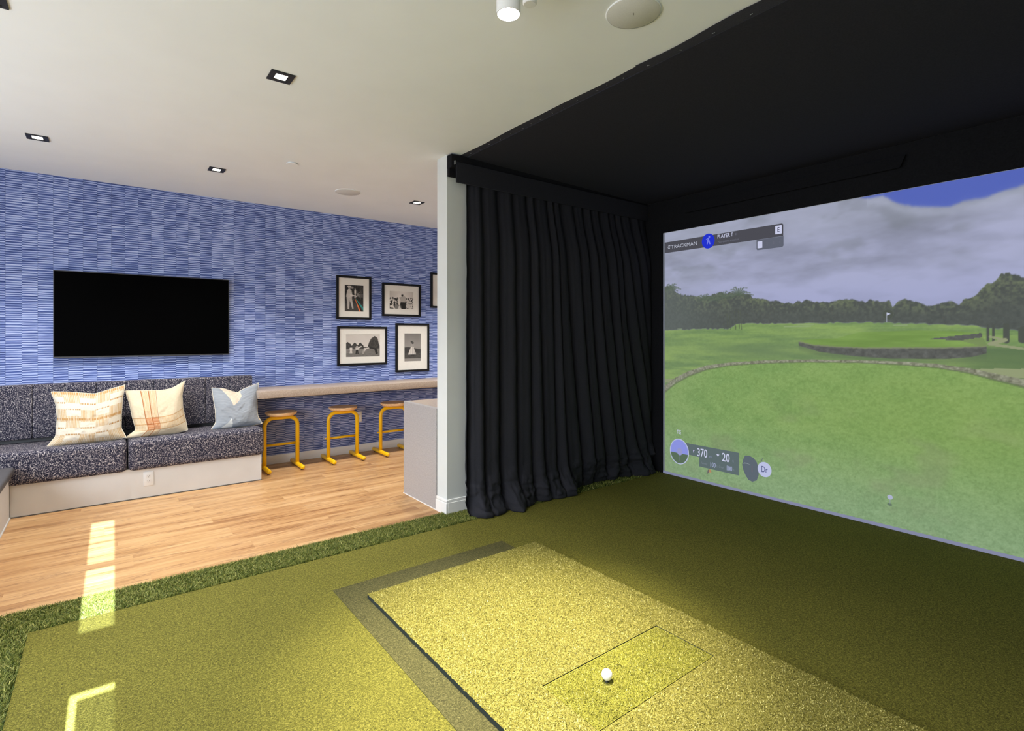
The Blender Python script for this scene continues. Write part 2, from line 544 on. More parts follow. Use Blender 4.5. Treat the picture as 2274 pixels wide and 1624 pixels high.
def blade_mesh(V):
    nb = len(V)
    me = bpy.data.meshes.new('blades')
    me.vertices.add(nb * 5); me.vertices.foreach_set('co', V.reshape(-1).astype(np.float32))
    base = np.arange(nb)[:, None] * 5
    loops = np.concatenate([base + np.array([[0, 1, 2, 3]]), base + np.array([[3, 2, 4]])], 1).reshape(-1)
    me.loops.add(len(loops)); me.loops.foreach_set('vertex_index', loops.astype(np.int32))
    me.polygons.add(nb * 2)
    ls = (np.arange(nb)[:, None] * 7 + np.array([[0, 4]])).reshape(-1)
    me.polygons.foreach_set('loop_start', ls.astype(np.int32))
    me.polygons.foreach_set('loop_total', np.tile([4, 3], nb).astype(np.int32))
    me.update(calc_edges=True)
    return me
me = blade_mesh(V)
def fringe_mat(name='fringe_grass', stops=None):
    k = NT(name)
    r = k.n('ShaderNodeNewGeometry').outputs['Random Per Island']
    c = k.ramp(r, stops or [(0.0, srgb(56, 70, 18)), (0.4, srgb(92, 104, 36)), (0.75, srgb(128, 134, 58)), (1.0, srgb(182, 176, 104))])
    k.l(c, k.b.inputs['Base Color'])
    k.b.inputs['Roughness'].default_value = 0.55
    k.b.inputs['Specular IOR Level'].default_value = 0.35
    return k.m
fr = thing('fringe_turf', 'long-bladed dark green turf fringe along the edge of the oak floor', 'turf', (0, 0, 0))
fr['kind'] = 'stuff'
fb = box('backing', TL - 0.30, SX - 0.01, 3.332, 3.612, 0.0, 0.005, m_fringebase, fr)
box('backing', TL - 0.30, TL - 0.002, YN + 0.02, 3.332, 0.0, 0.005, m_fringebase, fr)
bl = link_mesh('grass_blades', me, fringe_mat(), fr); bl['kind'] = 'stuff'

# mat imprint, hitting mat, strip
ul = box('mat_imprint', 0.975, 2.115, -0.10, 2.872, 0.010, 0.0125, m_under)  # thin sheet stands for the worn mark the mat left on the turf
tag(ul, 'grey-green worn imprint on the turf along two sides of the hitting mat', 'mat')
MX0, MX1, MY0, MY1, MZ0, MZ1 = 1.092, 2.245, 0.15, 2.676, 0.0125, 0.034
IX0, IX1, IY0, IY1 = 1.345, 2.052, 1.262, 1.562
hm = thing('hitting_mat', 'raised yellow-green turf hitting mat under the spotlight', 'mat', (MX0, MY0, MZ0))
bm = bmesh.new()
for (a, b, c, d) in ((MX0, IX0, MY0, MY1), (IX1, MX1, MY0, MY1), (IX0, IX1, MY0, IY0), (IX0, IX1, IY1, MY1)):
    add_box(bm, a - MX0, b - MX0, c - MY0, d - MY0, 0, MZ1 - MZ0)
bmesh.ops.remove_doubles(bm, verts=bm.verts[:], dist=1e-5)
o = bm_done('turf_surface', bm, m_mat, hm)
o.data.materials.append(m_matside)
for p in o.data.polygons:
    if abs(p.normal.z) < 0.5: p.material_index = 1
# inset strip with two worn dents
nx, ny = 90, 40
gx, gy = np.meshgrid(np.linspace(IX0 + 0.003, IX1 - 0.003, nx), np.linspace(IY0 + 0.0045, IY1 - 0.003, ny))
gz = np.full_like(gx, MZ1 - 0.0015)
for cx, cy, rr, dp in ((1.708, 1.462, 0.016, 0.013), (1.95, 1.50, 0.02, 0.005), (1.52, 1.47, 0.05, 0.003), (1.82, 1.40, 0.06, 0.003)):
    gz -= dp * np.exp(-(((gx - cx) / rr) ** 2 + ((gy - cy) / (rr * 0.7)) ** 2))
gz += 0.002 * (fbm(gx * 30, gy * 30, 5) - 0.5)
P = np.stack([gx - MX0, gy - MY0, gz - MZ0], -1)
o = link_mesh('hitting_strip', grid_mesh('hitting_strip', P), m_inset, hm, smooth=True)
box('strip_base', IX0 + 0.004 - MX0, IX1 - 0.004 - MX0, IY0 + 0.005 - MY0, IY1 - 0.005 - MY0, 0.0, 0.006, m_matside, hm)

rf = np.random.default_rng(9)
FH, FW = 0.0048, 0.0029
ev = np.concatenate([
    blades(rf, int(52000 * (IX0 - MX0) * (MY1 - MY0)), MX0 - 0.002, IX0 - 0.001, MY0, MY1 + 0.002, FH, FW),
    blades(rf, int(52000 * (MX1 - IX1) * (MY1 - MY0)), IX1 + 0.001, MX1 + 0.002, MY0, MY1 + 0.002, FH, FW),
    blades(rf, int(52000 * (IX1 - IX0) * (MY1 - IY1)), IX0, IX1, IY1 + 0.001, MY1 + 0.002, FH, FW),
    blades(rf, int(52000 * (IX1 - IX0) * (IY0 - MY0)), IX0, IX1, MY0, IY0 - 0.001, FH, FW)])
ev[:, :, 2] += MZ1 - 0.0046
ev -= np.array([MX0, MY0, MZ0])
ef = link_mesh('turf_fibres', blade_mesh(ev), fringe_mat('mat_fibres', [(0.0, srgb(84, 80, 28)), (0.45, srgb(140, 132, 58)), (0.8, srgb(176, 166, 88)), (1.0, srgb(208, 198, 128))]), hm)
ef['kind'] = 'stuff'
iv = blades(rf, 13000, IX0 + 0.006, IX1 - 0.006, IY0 + 0.007, IY1 - 0.007, FH * 0.9, FW)
ix = np.clip(((iv[:, 0, 0] - IX0 - 0.004) / (IX1 - IX0 - 0.008) * (nx - 1)).astype(int), 0, nx - 1)
iy = np.clip(((iv[:, 0, 1] - IY0 - 0.005) / (IY1 - IY0 - 0.010) * (ny - 1)).astype(int), 0, ny - 1)
iv[:, :, 2] += (gz[iy, ix] - 0.0046)[:, None]
iv -= np.array([MX0, MY0, MZ0])
ef = link_mesh('strip_fibres', blade_mesh(iv), fringe_mat('strip_fibres', [(0.0, srgb(76, 76, 18)), (0.45, srgb(130, 126, 46)), (0.8, srgb(166, 158, 70)), (1.0, srgb(206, 198, 126))]), hm)
ef['kind'] = 'stuff'

# golf ball on its tee (ball with dimples in the bump)
def ball_mat():
    k = NT('golf_ball_white')
    k.b.inputs['Base Color'].default_value = (0.85, 0.85, 0.84, 1)
    k.b.inputs['Roughness'].default_value = 0.3
    vo = k.n('ShaderNodeTexVoronoi'); vo.inputs['Scale'].default_value = 260
    k.l(k.coords(), vo.inputs['Vector'])
    k.bump(vo.outputs['Distance'], 0.4, 0.001)
    return k.m
BX, BY, BZ = 1.566, 1.428, 0.0605
bm = bmesh.new(); bmesh.ops.create_uvsphere(bm, u_segments=40, v_segments=24, radius=0.0214)
gb = bm_done('golf_ball', bm, ball_mat(), None, (BX, BY, BZ), smooth=True)
tag(gb, 'white golf ball teed up on the hitting mat', 'golf ball')
bm = bmesh.new(); add_lathe(bm, [(0.0, 0.0), (0.009, 0.0), (0.009, 0.001), (0.004, 0.003), (0.004, 0.006), (0.007, 0.0092), (0.0, 0.0078)], n=20)
te = bm_done('golf_tee', bm, plain('tee_rubber', (0.03, 0.035, 0.03, 1), 0.6), None, (BX, BY, MZ1 - 0.002), smooth=True)
tag(te, 'short dark rubber tee under the golf ball', 'tee')

# ------------------------------------------------------------------ golf bay: ceiling cloth, surround, screen
cc = thing('ceiling_cloth', 'black fabric stretched over the ceiling of the golf bay', 'fabric', (2.19, 3.57, CEIL))
X0, X1 = 2.19, SX
pyd('cloth_panel', [(0.05, 0, -0.012), (X1 - X0, 0, -0.050), (X1 - X0, -4.25, -0.050), (0.05, -4.25, -0.012),
                    (0.05, 0, -0.006), (X1 - X0, 0, -0.040), (X1 - X0, -4.25, -0.040), (0.05, -4.25, -0.006)],
    [(0, 3, 2, 1), (4, 5, 6, 7), (0, 1, 5, 4), (1, 2, 6, 5), (2, 3, 7, 6), (3, 0, 4, 7)], m_blackcloth, cc)
def webbing(name, y0, y1, x_out, x_in, amp, z, seed):
    n = 60; rg = np.random.default_rng(seed); phs = rg.uniform(0, 6, 3)
    vs = []
    for i in range(n + 1):
        yy = y0 + (y1 - y0) * i / n
        w = amp * (math.sin(yy * 5 + phs[0]) + 0.6 * math.sin(yy * 11 + phs[1]))
        vs += [(x_out + w, yy, z), (x_in + w * 0.5, yy, z - 0.006), (x_out + w, yy, z - 0.0015), (x_in + w * .5, yy, z - 0.0085)]
    fs = []
    for i in range(n):
        a = 4 * i; b = a + 4
        fs += [(a, b, b + 1, a + 1), (a + 2, a + 3, b + 3, b + 2), (a, a + 2, b + 2, b), (a + 1, b + 1, b + 3, a + 3)]
    return pyd(name, vs, fs, m_strip, cc, smooth=False)
webbing('edge_strip', 0.03, -1.79, 0.0, 0.075, 0.004, -0.0005, 1)
webbing('edge_strip', -1.78, -4.25, -0.015, 0.078, 0.008, -0.003, 5)
bm = bmesh.new(); add_box(bm, -0.001, 0.001, -0.007, 0.007, -0.002, 0.0); st_me = bpy.data.meshes.new('staple'); bm.to_mesh(st_me); bm.free(); st_me.materials.append(m_steel)
for i, (sy, sxo) in enumerate([(-0.02, .03), (-0.06, .045), (-0.16, .028), (-0.27, .035), (-0.40, .03), (-0.53, .035), (-0.66, .03), (-0.78, .04), (-0.88, .03), (-0.97, .035), (-1.09, .03), (-1.19, .035), (-1.31, .03), (-1.47, .03), (-1.55, .025), (-1.66, .035), (-1.83, .03), (-2.02, .035), (-2.20, .03), (-2.38, .03)]):
    so = bpy.data.objects.new('staple', st_me); C.objects.link(so); so.parent = cc
    so.location = (sxo, sy, -0.0065 if sy > -1.79 else -0.0075); so.rotation_euler = (0, 0, random.uniform(-1.2, 1.2))

# surround behind / around the screen
su = thing('screen_surround', 'black fabric surround framing the golf screen', 'fabric', (SX, 3.31, 0))
SW, SH = 3.86, 2.428
box('header', -0.004, 0.02, -SW - 0.14, 0.255, SH, CEIL - 0.052, m_blackpaint, su)
box('side_panel', -0.004, 0.02, 0.004, 0.255, 0.005, SH, m_blackpaint, su)
box('side_panel', -0.004, 0.02, -SW - 0.13, -SW - 0.004, 0.005, SH, m_blackpaint, su)
pyd('header_flap', [(-0.03, -2.05, SH + 0.235), (-0.03, -0.25, SH + 0.235), (-0.045, -0.28, SH + 0.145), (-0.05, -2.02, SH + 0.145),
                    (-0.022, -2.05, SH + 0.235), (-0.022, -0.25, SH + 0.235), (-0.037, -0.28, SH + 0.145), (-0.042, -2.02, SH + 0.145)],
    [(0, 1, 2, 3), (7, 6, 5, 4), (0, 4, 5, 1), (1, 5, 6, 2), (2, 6, 7, 3), (3, 7, 4, 0)], m_blackpaint, su)

# --- projected picture, painted on the screen cloth
TREE = [(0.0, 1.868), (0.023, 1.871), (0.092, 1.88), (0.145, 1.827), (0.196, 1.793), (0.395, 1.781), (0.443, 1.757), (0.583, 1.769), (0.716, 1.772), (0.80, 1.785), (0.885, 1.751), (0.934, 1.719), (1.005, 1.705), (1.121, 1.688), (1.214, 1.668), (1.339, 1.669), (1.374, 1.689), (1.408, 1.659), (1.541, 1.659), (1.605, 1.673), (1.728, 1.657), (1.787, 1.63), (1.831, 1.651), (1.943, 1.646), (1.963, 1.6), (1.99, 1.643), (2.038, 1.66), (2.116, 1.624), (2.167, 1.603), (2.264, 1.617), (2.3, 1.627), (2.335, 1.605), (2.381, 1.632), (2.426, 1.673), (2.47, 1.714), (2.513, 1.753), (2.545, 1.798), (2.597, 1.774), (2.646, 1.756), (2.9, 1.83), (3.2, 1.76), (3.4, 1.66), (3.86, 1.72)]
TBOT = [(0, 1.45), (0.70, 1.456), (0.80, 1.50), (1.408, 1.493), (1.728, 1.495), (2.011, 1.483), (2.40, 1.462), (2.492, 1.444), (2.646, 1.425), (3.86, 1.43)]
BLUE = [(1.74, 2.43), (1.816, 2.405), (1.902, 2.401), (1.971, 2.345), (2.038, 2.306), (2.167, 2.269), (2.288, 2.252), (2.358, 2.274), (2.47, 2.274), (2.556, 2.299), (2.646, 2.316), (3.0, 2.36), (3.3, 2.44), (3.86, 2.6)]
W1T = [(1.314, 1.349), (1.408, 1.321), (1.573, 1.309), (1.787, 1.303), (2.011, 1.308), (2.264, 1.313), (2.448, 1.325), (2.474, 1.331)]
W1B = [(1.314, 1.335), (1.321, 1.312), (1.475, 1.265), (1.728, 1.238), (1.957, 1.229), (2.264, 1.237), (2.404, 1.257), (2.474, 1.282)]
RIDGE = [(0.0, 0.83), (0.023, 0.847), (0.145, 0.938), (0.297, 1.018), (0.49, 1.088), (0.716, 1.132), (1.044, 1.166), (1.374, 1.187), (1.728, 1.197), (2.011, 1.196), (2.216, 1.186), (2.381, 1.162), (2.513, 1.127), (2.646, 1.094), (3.2, 0.95), (3.86, 0.76)]
def pl(poly, u):
    a = np.array(poly); return np.interp(u, a[:, 0], a[:, 1])

def paint_screen(u, v):
    def col(c): return np.array(c, float)[None, None, :]
    def put(img, m, c):
        return img * (1 - m[..., None]) + c * m[..., None]
    # sky with layered cloud
    n1 = fbm(u * 1.5 + 3, v * 4.6, 1, 5); n2 = fbm(u * 4.0, v * 11.0, 2, 4)
    cl = np.clip((n1 - 0.5) * 1.9 + (n2 - 0.5) * 0.7 + 0.58, 0, 1)[..., None]
    img = col((126, 130, 152)) * (1 - cl) + col((170, 174, 206)) * cl
    hz = sm(2.0, 1.6, v)[..., None]
    img = img * (1 - hz * 0.6) + col((160, 165, 208)) * hz * 0.6
    tp = (sm(2.0, 2.35, v) * 0.45)[..., None]
    img = img * (1 - tp) + col((164, 169, 184)) * tp
    pf = sm(0.52, 0.75, fbm(u * 3 + 9, v * 5, 30, 4)) * sm(1.75, 2.1, v) * 0.35
    img = put(img, pf, col((112, 118, 126)))
    bl_ = pl(BLUE, u) + 0.02 * (fbm(u * 18, v * 18, 4) - 0.5)
    m = sm(-0.012, 0.02, v - bl_) * (u > 1.72)
    img = put(img, m, col((76, 96, 186)))
    rim = np.exp(-((v - bl_ + 0.03) / 0.035) ** 2) * (u > 1.8) * 0.35
    img = put(img, rim, col((178, 184, 206)))
    # far lawn
    g1 = fbm(u * 3, v * 26, 6, 5); g2 = fbm(u * 60, v * 90, 8, 2)
    gg = np.clip((g1 - .5) * 2.2 + .5, 0, 1)[..., None]
    lawn = col((104, 134, 80)) * (1 - gg) + col((138, 166, 90)) * gg
    lawn = lawn + (g2 - 0.5)[..., None] * 12
    dk = (np.exp(-((u - 1.0) / 0.5) ** 2 - ((v - 1.26) / 0.075) ** 2) * 0.6)
    lawn = put(lawn, dk, col((96, 120, 82)))
    dk = sm(2.2, 2.5, u) * sm(1.34, 1.30, v) * 0.7
    lawn = put(lawn, dk, col((80, 104, 66)))
    tb = pl(TBOT, u) + 0.012 * (vnoise(u * 40, u * 0, 3) - .5)
    img = put(img, sm(0.006, -0.004, v - tb), lawn)
    # trees
    amp = np.where(u < 0.93, 0.075, np.where(u > 2.35, 0.07, 0.045))
    tt = pl(TREE, u) + amp * (fbm(u * 22, v * 9, 12, 4) - 0.5)
    m = sm(0.004, -0.006, v - tt) * sm(-0.004, 0.006, v - tb)
    leaf = fbm(u * 58, v * 58, 14, 3); lump = fbm(u * 9, v * 7, 15, 3)
    hgt = np.clip((v - tb) / (tt - tb + 1e-3), 0, 1)
    lt = np.clip((leaf - 0.5) * 2.6 + 0.25 + (lump - 0.5) * 1.5, 0, 1) * sm(0.25, 1.0, hgt)
    tree = col((73, 79, 75)) * (1 - lt[..., None]) + col((98, 108, 82)) * lt[..., None] + (leaf - .5)[..., None] * 22
    mist = (sm(0.9, 0.0, u) * 0.35)[..., None]
    tree = tree * (1 - mist) + col((98, 108, 106)) * mist
    img = put(img, m, tree)
    # banana palms on the left and their trunks
    for cx, cy, rr, k in ((0.80, 1.755, 0.115, 13), (0.66, 1.745, 0.085, 11), (0.47, 1.735, 0.080, 11), (0.10, 1.855, 0.09, 12), (0.56, 1.725, 0.07, 9)):
        for i in range(k):
            a = R(-15 + 210 * i / (k - 1))
            r_ = rr * (0.75 + 0.5 * ((i * 37) % 10) / 10)
            x1, y1 = cx + math.cos(a) * r_ * .62, cy + math.sin(a) * r_ * 0.55
            x2, y2 = cx + math.cos(a) * r_ * 1.08, cy + math.sin(a) * r_ * 0.62 - 0.012
            d = np.minimum(seg_dist(u, v, cx, cy, x1, y1), seg_dist(u, v, x1, y1, x2, y2) * 1.5)
            mm = sm(0.0085, 0.0035, d) * 0.8
            img = put(img, mm, col((72, 86, 70)) + (i % 3) * 9)
    for tx, tz0, tz1 in ((0.665, 1.455, 1.50), (0.70, 1.45, 1.60), (0.725, 1.45, 1.60), (0.775, 1.45, 1.61), (0.81, 1.455, 1.62), (0.83, 1.45, 1.62)):
        mm = sm(0.0045, 0.002, seg_dist(u, v, tx, tz0, tx - 0.01, tz1)) * 0.8
        img = put(img, mm, col((74, 82, 66)))
    for tx, w_, tz0, tz1 in ((2.478, .006, 1.365, 1.46), (2.505, .006, 1.365, 1.46), (2.565, .014, 1.36, 1.46), (2.64, .02, 1.37, 1.43)):
        img = put(img, sm(w_ + .003, w_ - .001, seg_dist(u, v, tx, tz0, tx, tz1)), col((68, 74, 66)))
    # bunkers
    for a, b, vv, hw in ((1.20, 1.41, 1.468, 0.005), (1.31, 1.43, 1.483, 0.004), (1.97, 2.05, 1.468, 0.005), (0.17, 0.22, 1.458, 0.006)):
        img = put(img, sm(hw, hw * .4, seg_dist(u, v, a, vv, b, vv)) * 0.7, col((150, 168, 130)))
    # raised green and its stone wall
    wt = pl(W1T, u) + 0.004 * (vnoise(u * 60, v * 0, 5) - .5); wb = pl(W1B, u)
    inu = ((u > 1.314) & (u < 2.474)).astype(float)
    top = np.interp(u, [1.314, 1.42, 1.6, 1.75, 2.1, 2.3, 2.44, 2.474], [1.352, 1.366, 1.372, 1.42, 1.43, 1.425, 1.41, 1.34])
    plat = sm(-.003, .003, v - wt) * sm(.006, -.004, v - top) * inu
    pg = col((116, 150, 66)) + (g1 - .5)[..., None] * 40
    img = put(img, plat * 0.9, pg)
    st = fbm(u * 45, v * 60, 21, 3)
    img = put(img, sm(.003, -.003, v - wt) * sm(-.003, .003, v - wb) * inu, col((82, 84, 80)) + (st - .5)[..., None] * 46)
    img = put(img, np.exp(-((v - wt) / .006) ** 2) * inu * .8, col((128, 134, 104)))
    img = put(img, sm(.012, -.012, v - wb) * sm(-.06, -.005, v - wb) * inu * .5, col((84, 104, 72)))
    notch = inpoly(u, v, [(2.167, 1.373), (2.30, 1.392), (2.448, 1.412), (2.452, 1.385), (2.335, 1.362)]).astype(float)
    img = put(img, notch, col((84, 86, 82)) + (st - .5)[..., None] * 40)
    img = put(img, inpoly(u, v, [(2.34, 1.362), (2.452, 1.385), (2.476, 1.335), (2.44, 1.33)]).astype(float) * .6, col((112, 128, 86)))
    for a, b, c, d, w_ in ((2.49, 1.388, 2.56, 1.368, .008), (2.56, 1.368, 2.49, 1.343, .014), (2.49, 1.34, 2.66, 1.312, .009)):
        img = put(img, sm(w_, w_ * .7, seg_dist(u, v, a, b, c, d)), col((146, 152, 116)))
    # paths behind the stone edge of the tee
    img = put(img, inpoly(u, v, [(0, 0.915), (0.10, 0.93), (0.15, 0.962), (0, 0.962)]).astype(float), col((140, 150, 108)))
    img = put(img, inpoly(u, v, [(2.33, 1.165), (2.47, 1.185), (2.70, 1.195), (2.70, 1.135), (2.55, 1.13)]).astype(float), col((144, 154, 112)))
    # tee lawn in front
    rg_ = pl(RIDGE, u)
    f1 = fbm(u * 55, v * 70, 40, 3); f2 = fbm(u * 5, v * 9, 41, 4); f3 = fbm(u * 150, v * 150, 42, 2)
    tl = col((122, 156, 84)) + (f1 - .5)[..., None] * 26 + (f2 - .5)[..., None] * col((30, 22, 20)) + (f3 - .5)[..., None] * 22
    yl = (np.exp(-((u - 2.2) / 1.0) ** 2 - ((v - 0.85) / 0.45) ** 2) * 0.5)[..., None]
    tl = tl * (1 - yl) + (col((132, 162, 74)) + (f1 - .5)[..., None] * 26) * yl
    hb = (sm(0.75, 0.0, v) * 0.62)[..., None]  # pale haze of light washing over the lower screen, painted in
    tl = tl * (1 - hb) + (col((134, 162, 132)) + (f1 - .5)[..., None] * 30 + (f3 - .5)[..., None] * 26) * hb
    br = (sm(.55, .8, fbm(u * 3.2 + 4, v * 5, 44, 3)) * 0.35 * sm(1.0, .6, v))[..., None]
    tl = tl * (1 - br) + col((132, 140, 106)) * br
    img = put(img, sm(.004, -.004, v - rg_), tl)
    tk = np.interp(u, [0, .3, .7, 1.8, 2.3, 2.65, 3.86], [.036, .026, .015, .010, .015, .026, .05])
    d = np.abs(v - rg_ - tk * .4)
    stn = fbm(u * 70, v * 90, 50, 2)
    img = put(img, sm(1.0, .8, d / tk), col((132, 134, 112)) + (stn - .5)[..., None] * 90)
    img = put(img, sm(1.0, .5, np.abs(v - rg_ + tk * .6) / (tk * .4)) * .6, col((86, 100, 66)))
    # club-head picture and its marks are separate parts; faint pale haze painted over the left side
    hzl = (sm(0.8, 0.0, u) * 0.10)[..., None]
    img = img * (1 - hzl) + col((150, 158, 160)) * hzl
    return img

sc = thing('projection_screen', 'white impact screen showing a projected golf course', 'screen', (SX, 3.31, 0))
us = np.concatenate([np.linspace(0.018, 2.70, 620), np.linspace(2.74, SW, 40)])
vs_ = np.linspace(0.031, SH - 0.004, 440)
U, Vv = np.meshgrid(us, vs_)
img = paint_screen(U, Vv)
P = np.stack([np.zeros_like(U), -U, Vv], -1)
me = grid_mesh('projected_picture', P)
set_paint(me, np_lin(img).reshape(-1, 3))
m_screen = attr_mat('projected_picture', 0.9, emit=0.90, base_gray=0.07, spec=0.0)
pic = link_mesh('projected_picture', me, m_screen, sc)
m_hem = emis('screen_hem', srgb(120, 124, 160), 0.75, (0.2, 0.2, 0.2, 1))
m_edge = emis('screen_edge', srgb(150, 156, 172), 0.8, (0.2, 0.2, 0.2, 1))
box('hem', -0.002, 0.004, -SW, 0.0, 0.006, 0.0315, m_hem, sc)
box('hem_edge', -0.003, 0.002, -SW, 0.0, 0.0025, 0.0062, m_edge, sc)
box('side_edge', -0.001, 0.004, -0.0175, 0.0, 0.0315, SH - 0.004, emis('screen_side_edge', srgb(92, 98, 112), 0.8, (0.2, 0.2, 0.2, 1)), sc)
box('screen_cloth', 0.0045, 0.008, -SW, 0.0, 0.003, SH, plain('screen_cloth', (0.5, 0.5, 0.5, 1), 0.9), sc)

# --- on-screen graphics: thin plates and lettering laid on the screen
def ec(r, g, b): return emis('graphic_%d_%d_%d' % (r, g, b), srgb(r, g, b), 0.95)
GM = {}
def gm(c):
    if c not in GM: GM[c] = ec(*c)
    return GM[c]
def flat(name, pts, colr, d, parent, th=0.0006):
    """polygon in screen coordinates (u right, v up), d in front of the screen"""
    n = len(pts)
    v3 = [(-d, -p[0], p[1]) for p in pts] + [(-d + th, -p[0], p[1]) for p in pts]
    fs = [tuple(range(n)), tuple(range(2 * n - 1, n - 1, -1))] + [(i, i + n, (i + 1) % n + n, (i + 1) % n) for i in range(n)]
    return pyd(name, v3, fs, gm(colr), parent)
def circ(cx, cy, rx, ry=None, n=36, a0=0, a1=360):
    ry = rx if ry is None else ry
    full = abs(a1 - a0) >= 359.9
    return [(cx + rx * math.cos(R(a0 + (a1 - a0) * i / (n if full else n - 1))), cy + ry * math.sin(R(a0 + (a1 - a0) * i / (n if full else n - 1)))) for i in range(n)]
def rrect(u0, u1, v0, v1, r=0.012):
    out = []
    for cx, cy, a in ((u1 - r, v1 - r, 0), (u0 + r, v1 - r, 90), (u0 + r, v0 + r, 180), (u1 - r, v0 + r, 270)):
        out += [(cx + r * math.cos(R(a + 15 * i)), cy + r * math.sin(R(a + 15 * i))) for i in range(7)]
    return out
TXT = Matrix(((0, 0, -1), (-1, 0, 0), (0, 1, 0)))
def text(name, s, u, v, h, colr, d, parent, wx=0.7, bold=0.0, align='LEFT'):
    cu = bpy.data.curves.new(name, 'FONT')
    cu.body = s; cu.size = h / 0.70; cu.align_x = align; cu.offset = bold * h; cu.extrude = 0.0002; cu.resolution_u = 3
    to = bpy.data.objects.new(name, cu); C.objects.link(to)
    dg = bpy.context.evaluated_depsgraph_get()
    m2 = bpy.data.meshes.new_from_object(to.evaluated_get(dg))
    bpy.data.objects.remove(to, do_unlink=True)
    for vv in m2.vertices:
        p = TXT @ Vector((vv.co.x * wx, vv.co.y, vv.co.z))
        vv.co = (p.x - d, p.y - u, p.z + v)
    m2.materials.clear()
    m2.name = name
    return link_mesh(name, m2, gm(colr), parent)

WHT = (205, 208, 235); DIM = (108, 110, 124); BAR = (78, 78, 86); BAR2 = (98, 102, 116); LETD = (66, 68, 92)
sb = flat('score_bar', [(0.019, 2.222), (1.194, 2.222), (1.194, 2.318), (1.184, 2.328), (0.019, 2.328)], BAR, 0.0012, sc)
text('lettering', 'TRACKMAN', 0.098, 2.257, 0.034, (186, 190, 206), 0.0026, sb, 1.10, 0.0)
for i, (ua, ub, vv) in enumerate(((0.062, 0.088, 2.285), (0.055, 0.084, 2.273), (0.060, 0.082, 2.261))):
    flat('logo_bar', [(ua, vv), (ub, vv), (ub, vv + 0.006), (ua, vv + 0.006)], (186, 190, 206), 0.0026, sb)
bd = flat('player_badge', circ(0.504, 2.276, 0.066, 0.070), (36, 52, 206), 0.0022, sc)
for seg_ in (((0.508, 2.308), (0.492, 2.282), (0.498, 2.278), (0.518, 2.300)), ((0.512, 2.300), (0.520, 2.272), (0.528, 2.245), (0.520, 2.243), (0.505, 2.272)),
             ((0.508, 2.280), (0.500, 2.250), (0.494, 2.244), (0.490, 2.248), (0.498, 2.285)), ((0.482, 2.296), (0.504, 2.306), (0.504, 2.300), (0.484, 2.290))):
    flat('golfer_mark', list(seg_), (120, 130, 236), 0.0036, bd)
flat('golfer_mark', circ(0.516, 2.313, 0.009, n=14), (120, 130, 236), 0.0036, bd)
text('lettering', 'PLAYER 1', 0.598, 2.286, 0.035, WHT, 0.0026, sb, 0.73, 0.008)
ONE = lambda u, v, h: [(u, v + h * .98), (u - h * .26, v + h * .76), (u - h * .26, v + h * .64), (u, v + h * .82)]
flat('numeral_flag', ONE(0.7465, 2.286, 0.035), WHT, 0.0026, sb)
text('lettering', '#1', 0.770, 2.290, 0.024, DIM, 0.0026, sb, 0.65)
text('lettering', 'No extra strokes', 0.602, 2.243, 0.021, DIM, 0.0026, sb, 0.98)
e1 = flat('score_tile', rrect(1.128, 1.182, 2.244, 2.314, 0.005), WHT, 0.0026, sb)
text('score_letter', 'E', 1.155, 2.260, 0.040, LETD, 0.0040, sc, 0.72, 0.015, 'CENTER')
hb_ = flat('hole_bar', [(0.966, 2.140), (0.974, 2.131), (1.186, 2.131), (1.196, 2.141), (1.196, 2.2205), (0.966, 2.2205)], BAR2, 0.0012, sc)
flat('hole_tile', rrect(0.976, 1.018, 2.146, 2.204, 0.004), WHT, 0.0026, hb_)
for s_, uu, cc_ in (('1', 0.997, LETD), ('2', 1.060, DIM), ('3', 1.115, DIM), ('4', 1.168, DIM)):
    text('hole_number', s_, uu, 2.164, 0.024, cc_, 0.0038, hb_, 0.7, 0.004, 'CENTER')
# lower left panel
text('lettering', 'TEE', 0.186, 0.428, 0.038, WHT, 0.0016, sc, 0.55, 0.004, 'CENTER')
lp = flat('lie_panel', [(0.20, 0.248), (0.41, 0.240), (0.41, 0.153), (0.806, 0.150), (0.806, 0.352), (0.20, 0.352)], (96, 110, 112), 0.0012, sc)
ring = flat('lie_picture', circ(0.190, 0.256, 0.108, 0.125), (186, 194, 226), 0.0022, sc)
flat('lie_sky', circ(0.190, 0.256, 0.099, 0.116, 24, -8, 188), (142, 150, 226), 0.0032, ring)
flat('lie_grass', circ(0.190, 0.256, 0.099, 0.116, 24, 188, 352), (92, 112, 92), 0.0032, ring)
flat('lie_ball', circ(0.196, 0.256, 0.030, 0.036, 20), (150, 154, 206), 0.0042, ring)
flat('lie_tee', [(0.194, 0.222), (0.199, 0.222), (0.199, 0.165), (0.194, 0.165)], (112, 126, 128), 0.0042, ring)
text('lettering', '370', 0.385, 0.250, 0.076, WHT, 0.0026, lp, 0.68, 0.012)
text('lettering', 'yds', 0.512, 0.258, 0.020, (134, 142, 170), 0.0026, lp, 0.8)
text('lettering', '20', 0.642, 0.250, 0.076, WHT, 0.0026, lp, 0.72, 0.012)
text('lettering', 'ft', 0.745, 0.258, 0.022, (124, 134, 150), 0.0026, lp, 0.8)
flat('down_arrow', [(0.588, 0.302), (0.618, 0.302), (0.603, 0.282)], WHT, 0.0026, lp)
flat('flag_mark', [(0.344, 0.300), (0.362, 0.298), (0.350, 0.286), (0.350, 0.274), (0.346, 0.274)], (196, 190, 230), 0.0026, lp)
text('lettering', 'Fairway', 0.432, 0.182, 0.020, (122, 132, 142), 0.0026, lp, 0.7)
text('lettering', '100', 0.520, 0.174, 0.044, (170, 178, 214), 0.0026, lp, 0.64, 0.006)
text('lettering', 'Green', 0.612, 0.182, 0.020, (122, 132, 142), 0.0026, lp, 0.7)
